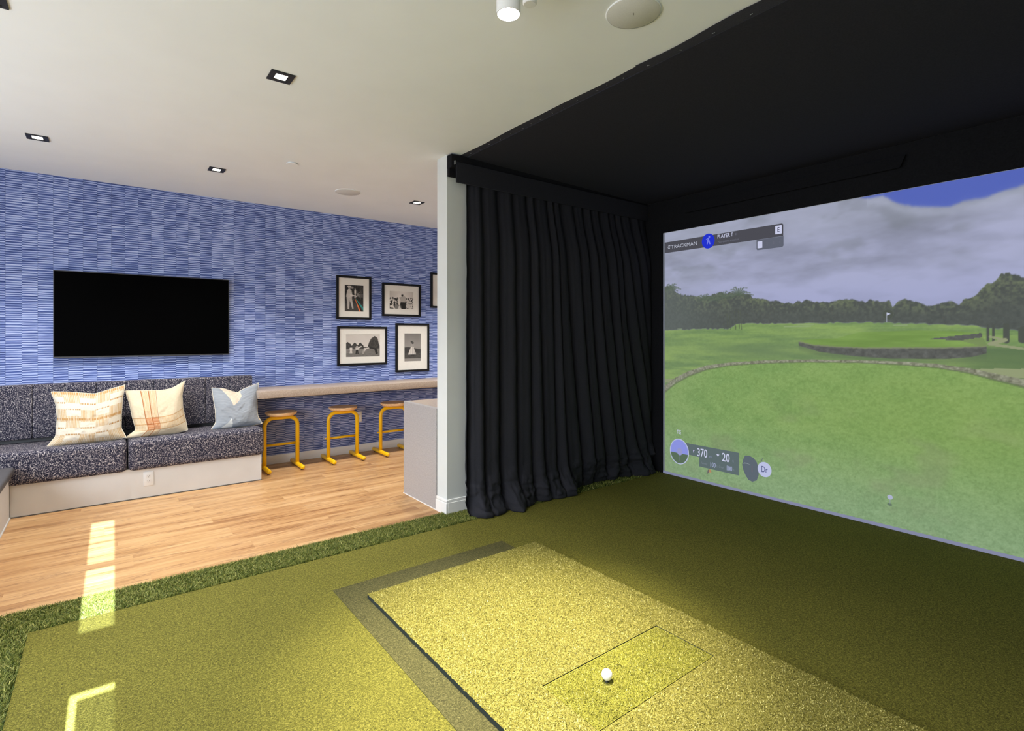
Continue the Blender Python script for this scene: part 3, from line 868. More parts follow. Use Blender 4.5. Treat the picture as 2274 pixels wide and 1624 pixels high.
text('lettering', '100', 0.683, 0.174, 0.044, (170, 178, 214), 0.0026, lp, 0.64, 0.006)
for uu in (0.588, 0.752): text('lettering', '%', uu, 0.180, 0.018, (122, 132, 142), 0.0026, lp, 0.7)
flat('tee_marker', [(0.512, 0.118), (0.536, 0.120), (0.532, 0.148), (0.516, 0.146)], (176, 140, 104), 0.0016, sc)
flat('tee_marker_shade', [(0.490, 0.100), (0.511, 0.112), (0.515, 0.145), (0.500, 0.140)], (112, 108, 104), 0.0016, sc)
cb_ = flat('club_head', [(0.862, 0.338), (0.900, 0.344), (0.940, 0.330), (0.968, 0.300), (0.985, 0.250), (0.985, 0.190), (0.968, 0.142), (0.930, 0.122), (0.895, 0.130), (0.868, 0.165), (0.845, 0.215), (0.836, 0.252), (0.845, 0.300)], (96, 106, 116), 0.0014, sc)
flat('club_highlight', [(0.842, 0.262), (0.858, 0.276), (0.880, 0.277), (0.915, 0.266), (0.880, 0.270), (0.858, 0.268)], (140, 150, 156), 0.0026, cb_)
flat('club_mark', [(0.925, 0.205), (0.929, 0.205), (0.929, 0.262), (0.925, 0.262)], (128, 100, 120), 0.0026, cb_)
flat('club_shaft', [(1.000, 0.300), (1.006, 0.298), (1.022, 0.345), (1.018, 0.346)], (104, 114, 116), 0.0014, sc)
dd = flat('club_tile', circ(1.037, 0.250, 0.060, 0.064), (190, 196, 230), 0.0026, sc)
text('lettering', 'Dr', 1.036, 0.226, 0.052, (92, 98, 140), 0.0040, dd, 0.66, 0.010, 'CENTER')
# flag marker on the far green, ball on the tee
fm = flat('flag_ring', circ(1.935, 1.548, 0.036, 0.036), (92, 98, 92), 0.0010, sc)
flat('flag_disc', circ(1.935, 1.548, 0.0335, 0.0335), (84, 90, 82), 0.0022, fm)
flat('flag_pennant', [(1.930, 1.562), (1.952, 1.551), (1.930, 1.540)], (192, 196, 222), 0.0034, fm)
flat('flag_pole', [(1.927, 1.562), (1.930, 1.562), (1.930, 1.490), (1.927, 1.490)], (176, 182, 196), 0.0034, fm)
tb_ = flat('pictured_ball', circ(1.948, 0.236, 0.017, 0.017, 20), (176, 182, 208), 0.0014, sc)
flat('pictured_tee', [(1.9465, 0.218), (1.9495, 0.218), (1.9495, 0.190), (1.9465, 0.190)], (150, 160, 172), 0.0014, tb_)
flat('pictured_shadow', circ(1.946, 0.183, 0.015, 0.009, 16), (102, 122, 104), 0.0012, tb_)

# ------------------------------------------------------------------ curtain and valance
va = thing('valance', 'long black fabric-covered valance above the curtain', 'valance', (2.12, 3.5, 2.575))
box('front_board', 0.016, SX - 2.12 - 0.008, -0.012, 0.0, 0.0, 0.160, m_blackfab, va, bev=0.002, seg=1)
box('top_board', -0.02, SX - 2.12 - 0.008, 0.0, 0.068, 0.115, 0.215, m_blackpaint, va)
box('end_flap', -0.018, 0.055, 0.035, 0.068, 0.055, 0.115, m_blackpaint, va)
bm = bmesh.new(); add_box(bm, 0, 0.006, -0.016, 0.0, 0.135, 0.165, 0.001, 1); bm_done('bracket', bm, m_steel, va)

cx0, cx1 = 2.205, 4.44
NS, NZ = 520, 90
s = np.linspace(0, 1, NS)
zz = np.concatenate([np.linspace(2.62, 0.45, 50), np.linspace(0.42, 0.03, 40)])
rngc = np.random.default_rng(11)
nf = 18
wid = rngc.uniform(0.6, 1.5, nf); wid[:4] = (1.2, 1.5, 1.4, 1.5); wid = np.cumsum(wid) / wid.sum()
ph_top = np.interp(s, np.concatenate([[0], wid]), np.arange(nf + 1)) * 2 * np.pi
kn = np.array([0, .055, .115, .185, .26, .33, .42, .52, .62, .72, .82, .92, 1.0])
ph_bot = np.interp(s, kn, np.linspace(0, nf, len(kn))) * 2 * np.pi
pudX = [2.2, 2.27, 2.39, 2.50, 2.57, 2.66, 2.82, 3.0, 3.21, 3.30, 3.40, 3.55, 3.73, 3.85, 3.96, 4.06, 4.23, 4.43]
pudY = [3.40, 3.275, 3.265, 3.31, 3.20, 3.28, 3.345, 3.30, 3.275, 3.37, 3.47, 3.46, 3.49, 3.43, 3.47, 3.40, 3.325, 3.36]
S_, Z_ = np.meshgrid(s, zz)
t = np.clip((2.62 - Z_) / 2.62, 0, 1)
w = (t ** 1.3)
fold_t = np.sin(ph_top)[None, :] + 0.35 * np.sin(2 * ph_top + 0.8)[None, :]
ph_mid = ph_top[None, :] * (1 - 0.55 * w) + (ph_bot * 0.62)[None, :] * (0.55 * w)
fold = np.sin(ph_mid) + 0.4 * np.sin(2 * ph_mid + 0.7) * (1 - 0.4 * w)
crease = np.clip(0.5 + 0.5 * np.sin(ph_mid), 0, 1) ** 3.2
sharp = 1.7 * crease - 0.75 + 0.30 * np.sin(0.5 * ph_mid + 1.0) + 0.18 * np.sin(2 * ph_mid + 0.7)
A = 0.019 + 0.029 * t
endf = np.clip(np.minimum(S_, 1 - S_) * 14, 0, 1)
Xc = cx0 + (cx1 - cx0) * S_ + 0.018 * np.cos(ph_mid) * t * endf - 0.02 * t * (1 - S_) + 0.045 * (1 - sm(0.0, 0.22, t)) * (1 - S_) ** 4
hang = sm(0.0, 0.22, t)
Yc = 3.530 - 0.075 * hang - 0.02 * t + A * sharp * (0.15 + 0.85 * np.clip((1 - S_) * 16, 0, 1))
lowz = np.clip((0.40 - Z_) / 0.40, 0, 1) ** 2.2
pud = np.interp(Xc, pudX, pudY)
Yc = Yc * (1 - lowz) + (pud + 0.015 * sharp) * lowz
wr = (fbm(S_ * 50, Z_ * 9, 60, 3) - 0.5)
Yc += wr * (0.012 + 0.13 * lowz * (Z_ > 0.05)) + (fbm(S_ * 14 + 3, Z_ * 16, 64, 3) - 0.5) * 0.12 * lowz * (1 - lowz) * 3
Xc += (fbm(S_ * 40 + 7, Z_ * 10, 61, 3) - 0.5) * 0.06 * lowz
Zc = Z_ + 0.05 * lowz * (fbm(S_ * 26, Z_ * 0 + 2, 62, 2) - 0.4)
# hem turned in at the floor
def hemrow(dy, z):
    return np.stack([Xc[-1], Yc[-1] + dy, np.full(NS, z)], -1)[None]
Pc = np.concatenate([np.stack([Xc, np.minimum(Yc, 3.562), np.maximum(Zc, 0.02)], -1), hemrow(-0.004, 0.018), hemrow(0.012, 0.011), hemrow(0.05, 0.0105)], 0)
Pc[-1, :, 1] = np.minimum(Pc[-1, :, 1], 3.535)
Pc[:, :, 0] = np.clip(Pc[:, :, 0], 2.175, SX - 0.012)
cur = thing('curtain', 'floor-length black curtain with deep folds pooling on the turf', 'curtain', (3.3, 3.45, 0.0105))
Pc -= np.array([3.3, 3.45, 0.0105])
co = link_mesh('drape', grid_mesh('drape', Pc), m_blackfab, cur, smooth=True)
sd = co.modifiers.new('thickness', 'SOLIDIFY'); sd.thickness = 0.003; sd.offset = 0

# ------------------------------------------------------------------ bench
def tweed():
    k = NT('dark_boucle_tweed')
    co_ = k.coords()
    f = k.noise(k.mapping(co_, (1.0, 1.0, 0.75)), 165.0, 2, 0.75)
    g = k.noise(co_, 60.0, 1)
    h = k.math('ADD', k.math('MULTIPLY', f, 0.8), k.math('MULTIPLY', g, 0.2))
    c = k.ramp(h, [(0.40, srgb(28, 29, 44)), (0.50, srgb(52, 52, 70)), (0.56, srgb(122, 117, 124)), (0.65, srgb(212, 203, 198))])
    k.l(c, k.b.inputs['Base Color'])
    k.b.inputs['Roughness'].default_value = 0.95
    k.b.inputs['Specular IOR Level'].default_value = 0.1
    k.bump(h, 0.6, 0.004)
    return k.m
m_tweed = tweed()
m_greyboard = plain('grey_back_board', (0.19, 0.19, 0.2, 1), 0.7)
m_leather = plain('charcoal_vinyl', (0.085, 0.08, 0.084, 1), 0.55, speck=0.08, scale=15)
BX1 = 1.187
be = thing('upholstered_bench', 'white-based bench with dark tweed seat and channelled back along the blue wall', 'bench', (0.3, 5.52, 0))
def L(x, yv): return x - 0.3, yv - 5.52
def bbox_(name, x0, x1, y0, y1, z0, z1, mat, bev=0.0, seg=3, parent=be):
    return box(name, x0 - 0.3, x1 - 0.3, y0 - 5.52, y1 - 5.52, z0, z1, mat, parent, bev=bev, seg=seg)
bbox_('base', -0.585, BX1, 5.52, YF - 0.001, 0.006, 0.262, m_bench_white, 0.002, 1)
bbox_('base', XL + 0.001, -0.586, 5.53, YF - 0.001, 0.006, 0.262, m_bench_white)
bbox_('seal_or_shade_strip', -0.585, BX1 + 0.003, 5.514, 5.522, 0.0, 0.006, plain('bench_shadow_line', (0.1, 0.09, 0.08, 1), 0.8))  # dark strip painted for the shadow line under the bench front
def cushion(name, x0, x1, y0, y1, z0, z1, bev, mat, nseg=5):
    bm = bmesh.new()
    add_box(bm, x0 - 0.3, x1 - 0.3, y0 - 5.52, y1 - 5.52, z0, z1)
    es = [e for e in bm.edges]
    bmesh.ops.bevel(bm, geom=es, offset=bev, segments=nseg, profile=0.6, affect='EDGES')
    return bm_done(name, bm, mat, be, smooth=True)
cushion('seat_cushion', XL + 0.003, 0.138, 5.470, 5.985, 0.25, 0.508, 0.05, m_tweed)
cushion('seat_cushion', 0.144, 1.203, 5.470, 5.985, 0.25, 0.508, 0.05, m_tweed)
for o in be.children:
    if o.name.startswith('seat_cushion'):
        for v in o.data.vertices:       # front hangs over the base, rear sits on it
            pass
bbox_('back_board', XL + 0.001, BX1 - 0.004, 5.992, YF - 0.001, 0.262, 0.975, m_greyboard)
xe = BX1 - 0.006
k_ = 0
while xe > XL + 0.05:
    xs = max(xe - 0.2085, XL + 0.004)
    cushion('back_channel', xs + 0.0006, xe - 0.0006, 5.890, 5.991, 0.540, 0.985, 0.012, m_tweed, 3)
    xe = xs
    k_ += 1
lb = thing('side_bench', 'low charcoal-topped side bench at the left edge of the room', 'bench', (-0.9, 4.4, 0))
box('base', -0.301, -0.585 + 0.9, -1.2, 5.514 - 4.4, 0.004, 0.345, m_bench_white, lb, bev=0.002, seg=1)
bm = bmesh.new(); add_box(bm, -0.304, -0.553 + 0.9, -1.2, 5.466 - 4.4, 0.3455, 0.402)
bmesh.ops.bevel(bm, geom=bm.edges[:], offset=0.016, segments=4, profile=0.5, affect='EDGES')
bm_done('seat_pad', bm, m_leather, lb, smooth=True)
box('seal_or_shade_strip', -0.585 + 0.9, -0.578 + 0.9, -1.2, 5.51 - 4.4, 0.0, 0.012, m_trim, lb)

# power outlets
m_plate = plain('outlet_plate', (0.82, 0.82, 0.81, 1), 0.35, speck=0.01)
m_slot = plain('outlet_slot', (0.02, 0.02, 0.02, 1), 0.6)
def outlet(label, x, yv, z):
    t_ = thing('power_outlet', label, 'outlet', (x, yv, z))
    box('cover_plate', -0.037, 0.037, -0.006, 0, -0.06, 0.06, m_plate, t_, bev=0.002)
    for dz in (-0.021, 0.021):
        f_ = box('socket', -0.017, 0.017, -0.0075, -0.0055, dz - 0.014, dz + 0.014, m_trim, t_, bev=0.0006, seg=1)
        for dx in (-0.006, 0.006):
            box('slot', dx - 0.0014, dx + 0.0014, -0.0079, -0.0073, dz - 0.001, dz + 0.008, m_slot, f_)
        box('slot', -0.0022, 0.0022, -0.0079, -0.0073, dz - 0.009, dz - 0.005, m_slot, f_)
outlet('white double power outlet on the bench front', 0.288, 5.52, 0.163)
outlet('white outlet plate low on the blue wall behind the middle stool', 2.390, YF, 0.422)

# ------------------------------------------------------------------ pillows
def pillow(name, label, outline, thick, paint, n=72, yb=5.66, lean=0.28, group=None):
    """outline: four sides (bottom, right, top, left), each a list of (x, z) from corner to corner, walking
    bottom L->R, right B->T, top L->R, left B->T; Coons patch + inflated thickness"""
    def samp(pts, tt):
        p = np.array(pts, float)
        d = np.concatenate([[0], np.cumsum(np.hypot(*np.diff(p, axis=0).T))]); d /= d[-1]
        # smooth the polyline a little
        dense = np.linspace(0, 1, 200)
        x = np.interp(dense, d, p[:, 0]); z = np.interp(dense, d, p[:, 1])
        ker = np.hanning(25); ker /= ker.sum()
        def f(a):
            ext = np.concatenate([2 * a[0] - a[12:0:-1], a, 2 * a[-1] - a[-2:-14:-1]])
            return np.convolve(ext, ker, 'valid')
        return np.stack([np.interp(tt, dense, f(x)), np.interp(tt, dense, f(z))], -1)
    tt = np.linspace(0, 1, n)
    bo, ri, to_, le = [samp(q, tt) for q in outline]
    u, v = np.meshgrid(tt, tt)
    u3, v3 = u[..., None], v[..., None]
    co_ = (1 - v3) * bo[None, :, :] + v3 * to_[None, :, :] + (1 - u3) * le[:, None, :] + u3 * ri[:, None, :] \
        - ((1 - u3) * (1 - v3) * bo[0] + u3 * (1 - v3) * bo[-1] + (1 - u3) * v3 * to_[0] + u3 * v3 * to_[-1])
    th = thick * (np.clip(4 * u * (1 - u), 0, 1) ** 0.55) * (np.clip(4 * v * (1 - v), 0, 1) ** 0.55)
    wrk = (fbm(u * 5, v * 5, 71, 3) - .5) * 0.03 * np.clip(8 * np.minimum(np.minimum(u, 1 - u), np.minimum(v, 1 - v)), 0, 1)
    z0 = min(bo[:, 1].min(), co_[..., 1].min())
    # front and back shells share the seam
    yc = yb + (co_[..., 1] - z0) * lean
    F = np.stack([co_[..., 0], yc - th * 0.62 + wrk * (th / thick), co_[..., 1]], -1)
    B = np.stack([co_[..., 0], yc + th * 0.38, co_[..., 1]], -1)
    cx_ = float(co_[..., 0].mean())
    base = np.array([cx_, yb, z0])
    root = thing(name, label, 'pillow', tuple(base), group)
    me_f = grid_mesh('cover_front', F - base); set_paint(me_f, np_lin(paint(u, v) * 0.93).reshape(-1, 3))
    link_mesh('cover_front', me_f, m_pill, root, smooth=True)
    me_b = grid_mesh('cover_back', (B - base)[:, ::-1]); set_paint(me_b, np_lin(np.broadcast_to(np.array([205., 196, 180]), (n, n, 3))).reshape(-1, 3))
    link_mesh('cover_back', me_b, m_pill, root, smooth=True)
    rim = np.concatenate([F[0], F[1:, -1], F[-1, -2::-1], F[-2:0:-1, 0]]) - base
    bm = bmesh.new(); add_tube(bm, [tuple(p) for p in rim] + [tuple(rim[0])], 0.0035, 6)
    bm_done('seam_piping', bm, m_pipe, root, smooth=True)
    return root
m_pill = attr_mat('woven_pillow_cover', 0.9, spec=0.1, weave=0.35)
m_pipe = plain('pillow_seam', (0.66, 0.60, 0.48, 1), 0.9)

def paint_p1(u, v):
    base = np.ones(u.shape + (3,)) * np.array([220., 207, 184])
    ci = np.floor(u * 4.6 + 0.35); 
    stripes = (np.sin(u * 2 * np.pi * 44) > 0.0)
    shift = np.where(ci % 2 == 0, 0.0, 0.5)
    rr = (v * 4.4 + shift)
    blk = (np.floor(rr) % 2 == 0)
    fr_ = rr - np.floor(rr)
    m = blk & stripes
    base[m] = base[m] * np.array([0.93, 0.83, 0.70])
    pale = (~blk)
    base[pale] = np.array([226., 216, 198])
    dash = (np.abs(fr_ - 0.5) < 0.055) & pale & (np.sin(u * 2 * np.pi * 40) > -0.3)
    base[dash] = np.array([176., 132, 72])
    band = (np.abs(v - 0.50) < 0.018) & (np.sin(u * 2 * np.pi * 40) > -0.5)
    base[band] = np.array([186., 140, 84])
    topb = (v > 0.955) & (np.sin(u * 2 * np.pi * 34) > 0)
    base[topb] = np.array([196., 150, 92])
    return base + (fbm(u * 60, v * 60, 80, 2)[..., None] - .5) * 14

def paint_p2(u, v):
    base = np.ones(u.shape + (3,)) * np.array([224., 207, 178])
    def band(t, a, b): return (t > a) & (t < b)
    vert = band(u, 0.235, 0.475); hor = band(v, 0.19, 0.45)
    s1 = np.sin(u * 2 * np.pi * 62) > 0.1; s2 = np.sin(v * 2 * np.pi * 52) > 0.1
    base[vert & ~hor & s1] *= np.array([0.94, 0.82, 0.68])
    base[hor & ~vert & s1] *= np.array([0.96, 0.88, 0.78])
    vv = vert & hor
    chk = ((u > 0.355) ^ (v > 0.32))
    base[vv & chk & s1] = np.array([190., 118, 74]); base[vv & ~chk & s2] = np.array([190., 118, 74])
    base[vv & ~((chk & s1) | (~chk & s2))] = np.array([222., 178, 138])
    for e in (0.235, 0.355, 0.475):
        base[np.abs(u - e) < 0.007] = np.array([172., 108, 66])
    for e in (0.19, 0.32, 0.45):
        base[(np.abs(v - e) < 0.007)] *= np.array([0.88, 0.76, 0.62])
    return base + (fbm(u * 50, v * 50, 81, 2)[..., None] - .5) * 12

def paint_p3(u, v):
    base = np.ones(u.shape + (3,)) * np.array([158., 163, 170])
    base = base + (fbm(u * 6, v * 70, 82, 3)[..., None] - .5) * 34
    lo = sm(0.12, 0.0, v)[..., None]
    base = base * (1 - 0.35 * lo) + np.array([96., 116, 142]) * 0.35 * lo
    tri = inpoly(u, v, [(0.14, 1.01), (0.56, 1.01), (0.60, 0.86), (0.40, 0.63), (0.33, 0.80)])
    base[tri] = np.array([226., 208, 186]) + (fbm(u * 30, v * 30, 83, 2)[..., None] - .5)[tri] * 30
    tri2 = inpoly(u, v, [(0.16, 0.04), (0.34, 0.30), (0.38, 0.04)])
    base[tri2] = np.array([216., 216, 212])
    tri3 = inpoly(u, v, [(0.965, 0.10), (1.01, 0.10), (1.01, 0.26)])
    base[tri3] = np.array([214., 186, 150])
    return base

pillow('striped_pillow', 'cream pillow with ochre dashed stripes, leftmost on the bench',
       [[(-0.375, 0.512), (-0.30, 0.509), (-0.12, 0.509), (0.04, 0.512), (0.134, 0.524)],
        [(0.134, 0.524), (0.100, 0.60), (0.102, 0.70), (0.112, 0.85), (0.130, 0.958)],
        [(-0.362, 0.930), (-0.25, 0.922), (-0.08, 0.895), (0.02, 0.925), (0.130, 0.958)],
        [(-0.375, 0.512), (-0.325, 0.58), (-0.318, 0.72), (-0.330, 0.83), (-0.362, 0.930)]], 0.15, paint_p1, 140, 5.60, 0.42)
pillow('checked_pillow', 'cream pillow with rust crossing bands beside the striped pillow',
       [[(0.128, 0.512), (0.20, 0.509), (0.36, 0.509), (0.50, 0.512), (0.590, 0.530)],
        [(0.590, 0.530), (0.578, 0.62), (0.560, 0.72), (0.558, 0.84), (0.583, 0.965)],
        [(0.133, 0.905), (0.25, 0.898), (0.40, 0.892), (0.48, 0.905), (0.583, 0.965)],
        [(0.128, 0.512), (0.205, 0.57), (0.180, 0.68), (0.160, 0.80), (0.133, 0.905)]], 0.14, paint_p2, 140, 5.64, 0.40)
pillow('denim_pillow', 'pale blue pillow with cream triangles and a chopped top at the bench end',
       [[(0.780, 0.513), (0.85, 0.509), (1.00, 0.509), (1.14, 0.513), (1.225, 0.525)],
        [(1.225, 0.525), (1.190, 0.60), (1.192, 0.70), (1.200, 0.80), (1.222, 0.912)],
        [(0.805, 0.890), (0.90, 0.878), (1.02, 0.830), (1.09, 0.868), (1.222, 0.912)],
        [(0.780, 0.513), (0.822, 0.57), (0.824, 0.68), (0.814, 0.78), (0.805, 0.890)]], 0.13, paint_p3, 120, 5.66, 0.38)

# ------------------------------------------------------------------ television
tv = thing('television', 'large black flat television mounted on the blue wall', 'television', (0.316, YF, 1.197))
m_tvb = plain('tv_casing', (0.02, 0.02, 0.022, 1), 0.4)
m_scr = plain('tv_glass', (0.0005, 0.0005, 0.0006, 1), 0.55, spec=0.02, speck=0.0)
m_bez = plain('tv_bezel_metal', (0.09, 0.09, 0.10, 1), 0.35, 0.7)
TW = 0.684; TH = 0.769
box('casing', -TW + 0.004, TW - 0.004, -0.048, -0.018, 0.004, TH - 0.004, m_tvb, tv)
box('wall_mount', -0.25, 0.25, -0.018, 0.0, 0.15, 0.55, m_tvb, tv)
box('display', -TW + 0.006, TW - 0.006, -0.0505, -0.048, 0.012, TH - 0.006, m_scr, tv)
for nm, a in (('bezel', (-TW, TW, 0, 0.012)), ('bezel', (-TW, TW, TH - 0.006, TH)), ('bezel', (-TW, -TW + 0.006, 0.012, TH - 0.006)), ('bezel', (TW - 0.006, TW, 0.012, TH - 0.006))):
    box(nm, a[0], a[1], -0.052, -0.02, a[2], a[3], m_bez, tv)

# ------------------------------------------------------------------ framed photographs
m_frame = plain('black_picture_frame', (0.006, 0.0055, 0.0055, 1), 0.45, spec=0.3)
m_matb = plain('cream_mount_board', (0.74, 0.70, 0.635, 1), 0.9, speck=0.02)
m_photo = attr_mat('photo_print', 0.5, spec=0.3)
def bw(a): return np.stack([a * 1.0, a * 0.96, a * 0.92], -1)
def body(a, u, v, x, y, h, tone, legs=40, hat=220):
    """simple standing figure"""
    a = np.where(((u - x) / (h * .075)) ** 2 + ((v - y - h * .92) / (h * .06)) ** 2 < 1, tone * .6, a)
    a = np.where(((u - x) / (h * .085)) ** 2 + ((v - y - h * .965) / (h * .03)) ** 2 < 1, hat, a)
    a = np.where((np.abs(u - x) < h * (.10 + .03 * (v - y) / h)) & (v > y + h * .48) & (v < y + h * .85), tone, a)
    for sgn in (-1, 1):
        a = np.where((seg_dist(u, v, x + sgn * h * .04, y + h * .5, x + sgn * h * .08, y + .01) < h * .045), legs, a)
    return a
def ph1(u, v):
    a = 62 - 20 * v + 46 * (fbm(u * 16, v * 14, 91, 3) - .5) * 2 * (v > .35)
    a = np.where(v < .30, 70 + 18 * (fbm(u * 20, v * 20, 92, 2) - .5), a)
    for x, y, h, t_ in ((.80, .32, .42, 110), (.92, .30, .46, 90), (.70, .36, .40, 130)):
        a = body(a, u, v, x, y, h, t_, 40, 120)
    a = body(a, u, v, .56, .50, .36, 205, 170, 210)
    a = np.where(inpoly(u, v, [(.08, .55), (.14, .80), (.24, .86), (.36, .80), (.42, .58), (.38, .52), (.14, .52)]), 188 + 30 * (fbm(u * 14, v * 14, 93, 2) - .5), a)
    a = np.where(((u - .26) / .085) ** 2 + ((v - .90) / .055) ** 2 < 1, 150, a)
    a = np.where(((u - .25) / .11) ** 2 + ((v - .945) / .025) ** 2 < 1, 196, a)
    a = np.where(((u - .40) / .07) ** 2 + ((v - .90) / .05) ** 2 < 1, 132, a)
    a = np.where(inpoly(u, v, [(.10, .52), (.38, .52), (.47, .10), (.40, .10), (.27, .42), (.24, .08), (.16, .08)]), 178 + 24 * (fbm(u * 14, v * 14, 94, 2) - .5), a)
    a = np.where(seg_dist(u, v, .30, .62, .64, .58) < .02, 210, a)
    out = bw(np.clip(a, 18, 235))
    out[inpoly(u, v, [(.54, .48), (.58, .48), (.86, .0), (.78, .0)])] = (226, 120, 70)
    out[inpoly(u, v, [(.58, .48), (.62, .47), (1.01, .14), (1.01, .02)])] = (52, 140, 132)
    out[inpoly(u, v, [(.56, .48), (.585, .48), (.95, .0), (.87, .0)])] = (40, 38, 36)
    return out
def ph2(u, v):
    a = 222 - 40 * (np.abs(u - .5) * 1.6) ** 2 - 10 * fbm(u * 5, v * 5, 95, 3)
    top = .60 + .06 * (fbm(u * 9, u * 0, 96, 3) - .5) * 2
    cr = fbm(u * 15, v * 12, 97, 3)
    a = np.where(v < top, np.where(cr > .55, 205, np.where(cr > .45, 110, 34)), a)
    for i in range(11):
        x = .04 + i * .095
        a = np.where(((u - x) / .03) ** 2 + ((v - .60 - .03 * math.sin(i * 2.3)) / .045) ** 2 < 1, 46 + 40 * (i % 2), a)
    a = np.where(inpoly(u, v, [(.46, .38), (.44, .66), (.52, .74), (.62, .74), (.70, .64), (.66, .38)]), 172, a)
    a = np.where(((u - .53) / .045) ** 2 + ((v - .78) / .07) ** 2 < 1, 52, a)
    a = np.where(((u - .53) / .06) ** 2 + ((v - .85) / .03) ** 2 < 1, 190, a)
    a = np.where((np.abs(u - .58) < .095) & (v < .38), 38, a)
    a = np.where(((u - .40) / .055) ** 2 + ((v - .42) / .2) ** 2 < 1, 214, a)
    a = np.where(((u - .76) / .07) ** 2 + ((v - .18) / .14) ** 2 < 1, 196, a)
    a = np.where(((u - .29) / .08) ** 2 + ((v - .12) / .14) ** 2 < 1, 120, a)
    return bw(np.clip(a, 20, 235))
def ph3(u, v):
    a = 206 - 14 * v + 8 * fbm(u * 4, v * 4, 98, 2)
    tp = np.interp(u, [0, .06, .12, .17, .24, .28, .34, .38, .44, .50, .53, .64, .68, .75, .84, .93, .97, 1], [.62, .66, .60, .50, .64, .62, .50, .60, .63, .52, .42, .44, .66, .84, .92, .86, .60, .50])
    a = np.where(v < tp + .06 * (fbm(u * 20, v * 20, 99, 3) - .5), 44 + 40 * fbm(u * 24, v * 24, 100, 2), a)
    a = np.where(v < .36, 128 + 26 * (fbm(u * 14, v * 40, 101, 2) - .5) - 20 * u, a)
    a = np.where(v < .16, 112 + 22 * (fbm(u * 20, v * 40, 102, 2) - .5), a)
    a = body(a, u, v, .145, .16, .30, 205, 200, 60)
    a = body(a, u, v, .32, .12, .36, 190, 40, 220)
    for x0, y0, x1, y1, t_ in ((.50, .20, .58, .36, 190), (.54, .36, .70, .40, 196), (.70, .40, .88, .34, 40), (.86, .34, .90, .12, 46), (.36, .40, .44, .46, 200), (.88, .36, .92, .14, 40), (.52, .30, .50, .14, 150)):
        a = np.where(seg_dist(u, v, x0, y0, x1, y1) < .025, t_, a)
    return bw(np.clip(a, 20, 232))
def ph4(u, v):
    a = 118 + 26 * (1 - np.abs(v - .55) * 2) + 8 * (fbm(u * 5, v * 5, 103, 2) - .5)
    hz_ = .50 - .05 * u + .02 * np.sin(u * 5)
    a = np.where(v < hz_, 62 + 16 * (fbm(u * 12, v * 30, 104, 2) - .5), a)
    a = np.where(v < .30, 74 + 22 * (fbm(u * 12, v * 40, 105, 2) - .5), a)
    a = np.where(v < .10, 138, a)
    a = np.where(inpoly(u, v, [(.40, .52), (.56, .52), (.72, .24), (.22, .24)]), 190 + 20 * np.sin(u * 60), a)
    a = np.where(inpoly(u, v, [(.40, .52), (.56, .52), (.58, .62), (.42, .62)]), 150, a)
    a = np.where(((u - .51) / .07) ** 2 + ((v - .66) / .045) ** 2 < 1, 78, a)
    a = np.where(((u - .44) / .06) ** 2 + ((v - .70) / .03) ** 2 < 1, 70, a)
    a = np.where(seg_dist(u, v, .40, .22, .60, .22) < .02, 48, a)
    return bw(np.clip(a, 24, 228))
def ph5(u, v):
    return bw(60 + 120 * fbm(u * 6, v * 6, 106, 3))

def framed(label, x0, x1, z0, z1, win, paint, res=0.0017):
    W_, H_ = x1 - x0, z1 - z0
    root = thing('framed_photograph', label, 'picture', ((x0 + x1) / 2, YF, z0), 'framed golf photographs on the blue wall')
    fw_ = 0.026
    for a in ((-W_ / 2, W_ / 2, 0, fw_), (-W_ / 2, W_ / 2, H_ - fw_, H_), (-W_ / 2, -W_ / 2 + fw_, fw_, H_ - fw_), (W_ / 2 - fw_, W_ / 2, fw_, H_ - fw_)):
        box('frame_bar', a[0], a[1], -0.028, 0.0, a[2], a[3], m_frame, root, bev=0.0015, seg=1)
    # mount board with a bevelled window
    wx0, wx1, wz0, wz1 = [q for q in win]
    ix0, ix1, iz0, iz1 = -W_ / 2 + fw_, W_ / 2 - fw_, fw_, H_ - fw_
    ax0, ax1 = ix0 + wx0 * (ix1 - ix0), ix0 + wx1 * (ix1 - ix0)
    az0, az1 = iz0 + wz0 * (iz1 - iz0), iz0 + wz1 * (iz1 - iz0)
    bm = bmesh.new()
    for q in ((ix0, ix1, iz0, az0), (ix0, ix1, az1, iz1), (ix0, ax0, az0, az1), (ax1, ix1, az0, az1)):
        add_box(bm, q[0], q[1], -0.016, -0.013, q[2], q[3])
    bm_done('mount_board', bm, m_matb, root)
    nu, nv = max(int((ax1 - ax0) / res), 24), max(int((az1 - az0) / res), 24)
    gu, gv = np.meshgrid(np.linspace(0, 1, nu), np.linspace(0, 1, nv))
    Pp = np.stack([ax0 + gu * (ax1 - ax0), np.full_like(gu, -0.0125), az0 + gv * (az1 - az0)], -1)
    me_ = grid_mesh('photo_print', Pp); set_paint(me_, np_lin(paint(gu, gv)).reshape(-1, 3))
    link_mesh('photo_print', me_, m_photo, root)
    box('backing', ix0, ix1, -0.012, -0.002, iz0, iz1, m_frame, root)
framed('framed photo of a man in a white shirt with orange and teal lines', 2.118, 2.540, 1.584, 2.096, (0.195, 0.812, 0.15, 0.825), ph1)
framed('framed photo of a man standing above a seated crowd', 2.682, 3.203, 1.632, 2.043, (0.155, 0.845, 0.19, 0.80), ph2)
framed('framed photo of people on a lawn before dark trees', 2.130, 2.744, 1.037, 1.500, (0.135, 0.88, 0.185, 0.83), ph3)
framed('framed photo of a figure in a long pale dress', 2.860, 3.327, 0.933, 1.546, (0.225, 0.775, 0.19, 0.82), ph4)
framed('framed picture mostly hidden behind the white partition', 3.353, 3.86, 1.753, 2.215, (0.2, 0.8, 0.2, 0.8), ph5)

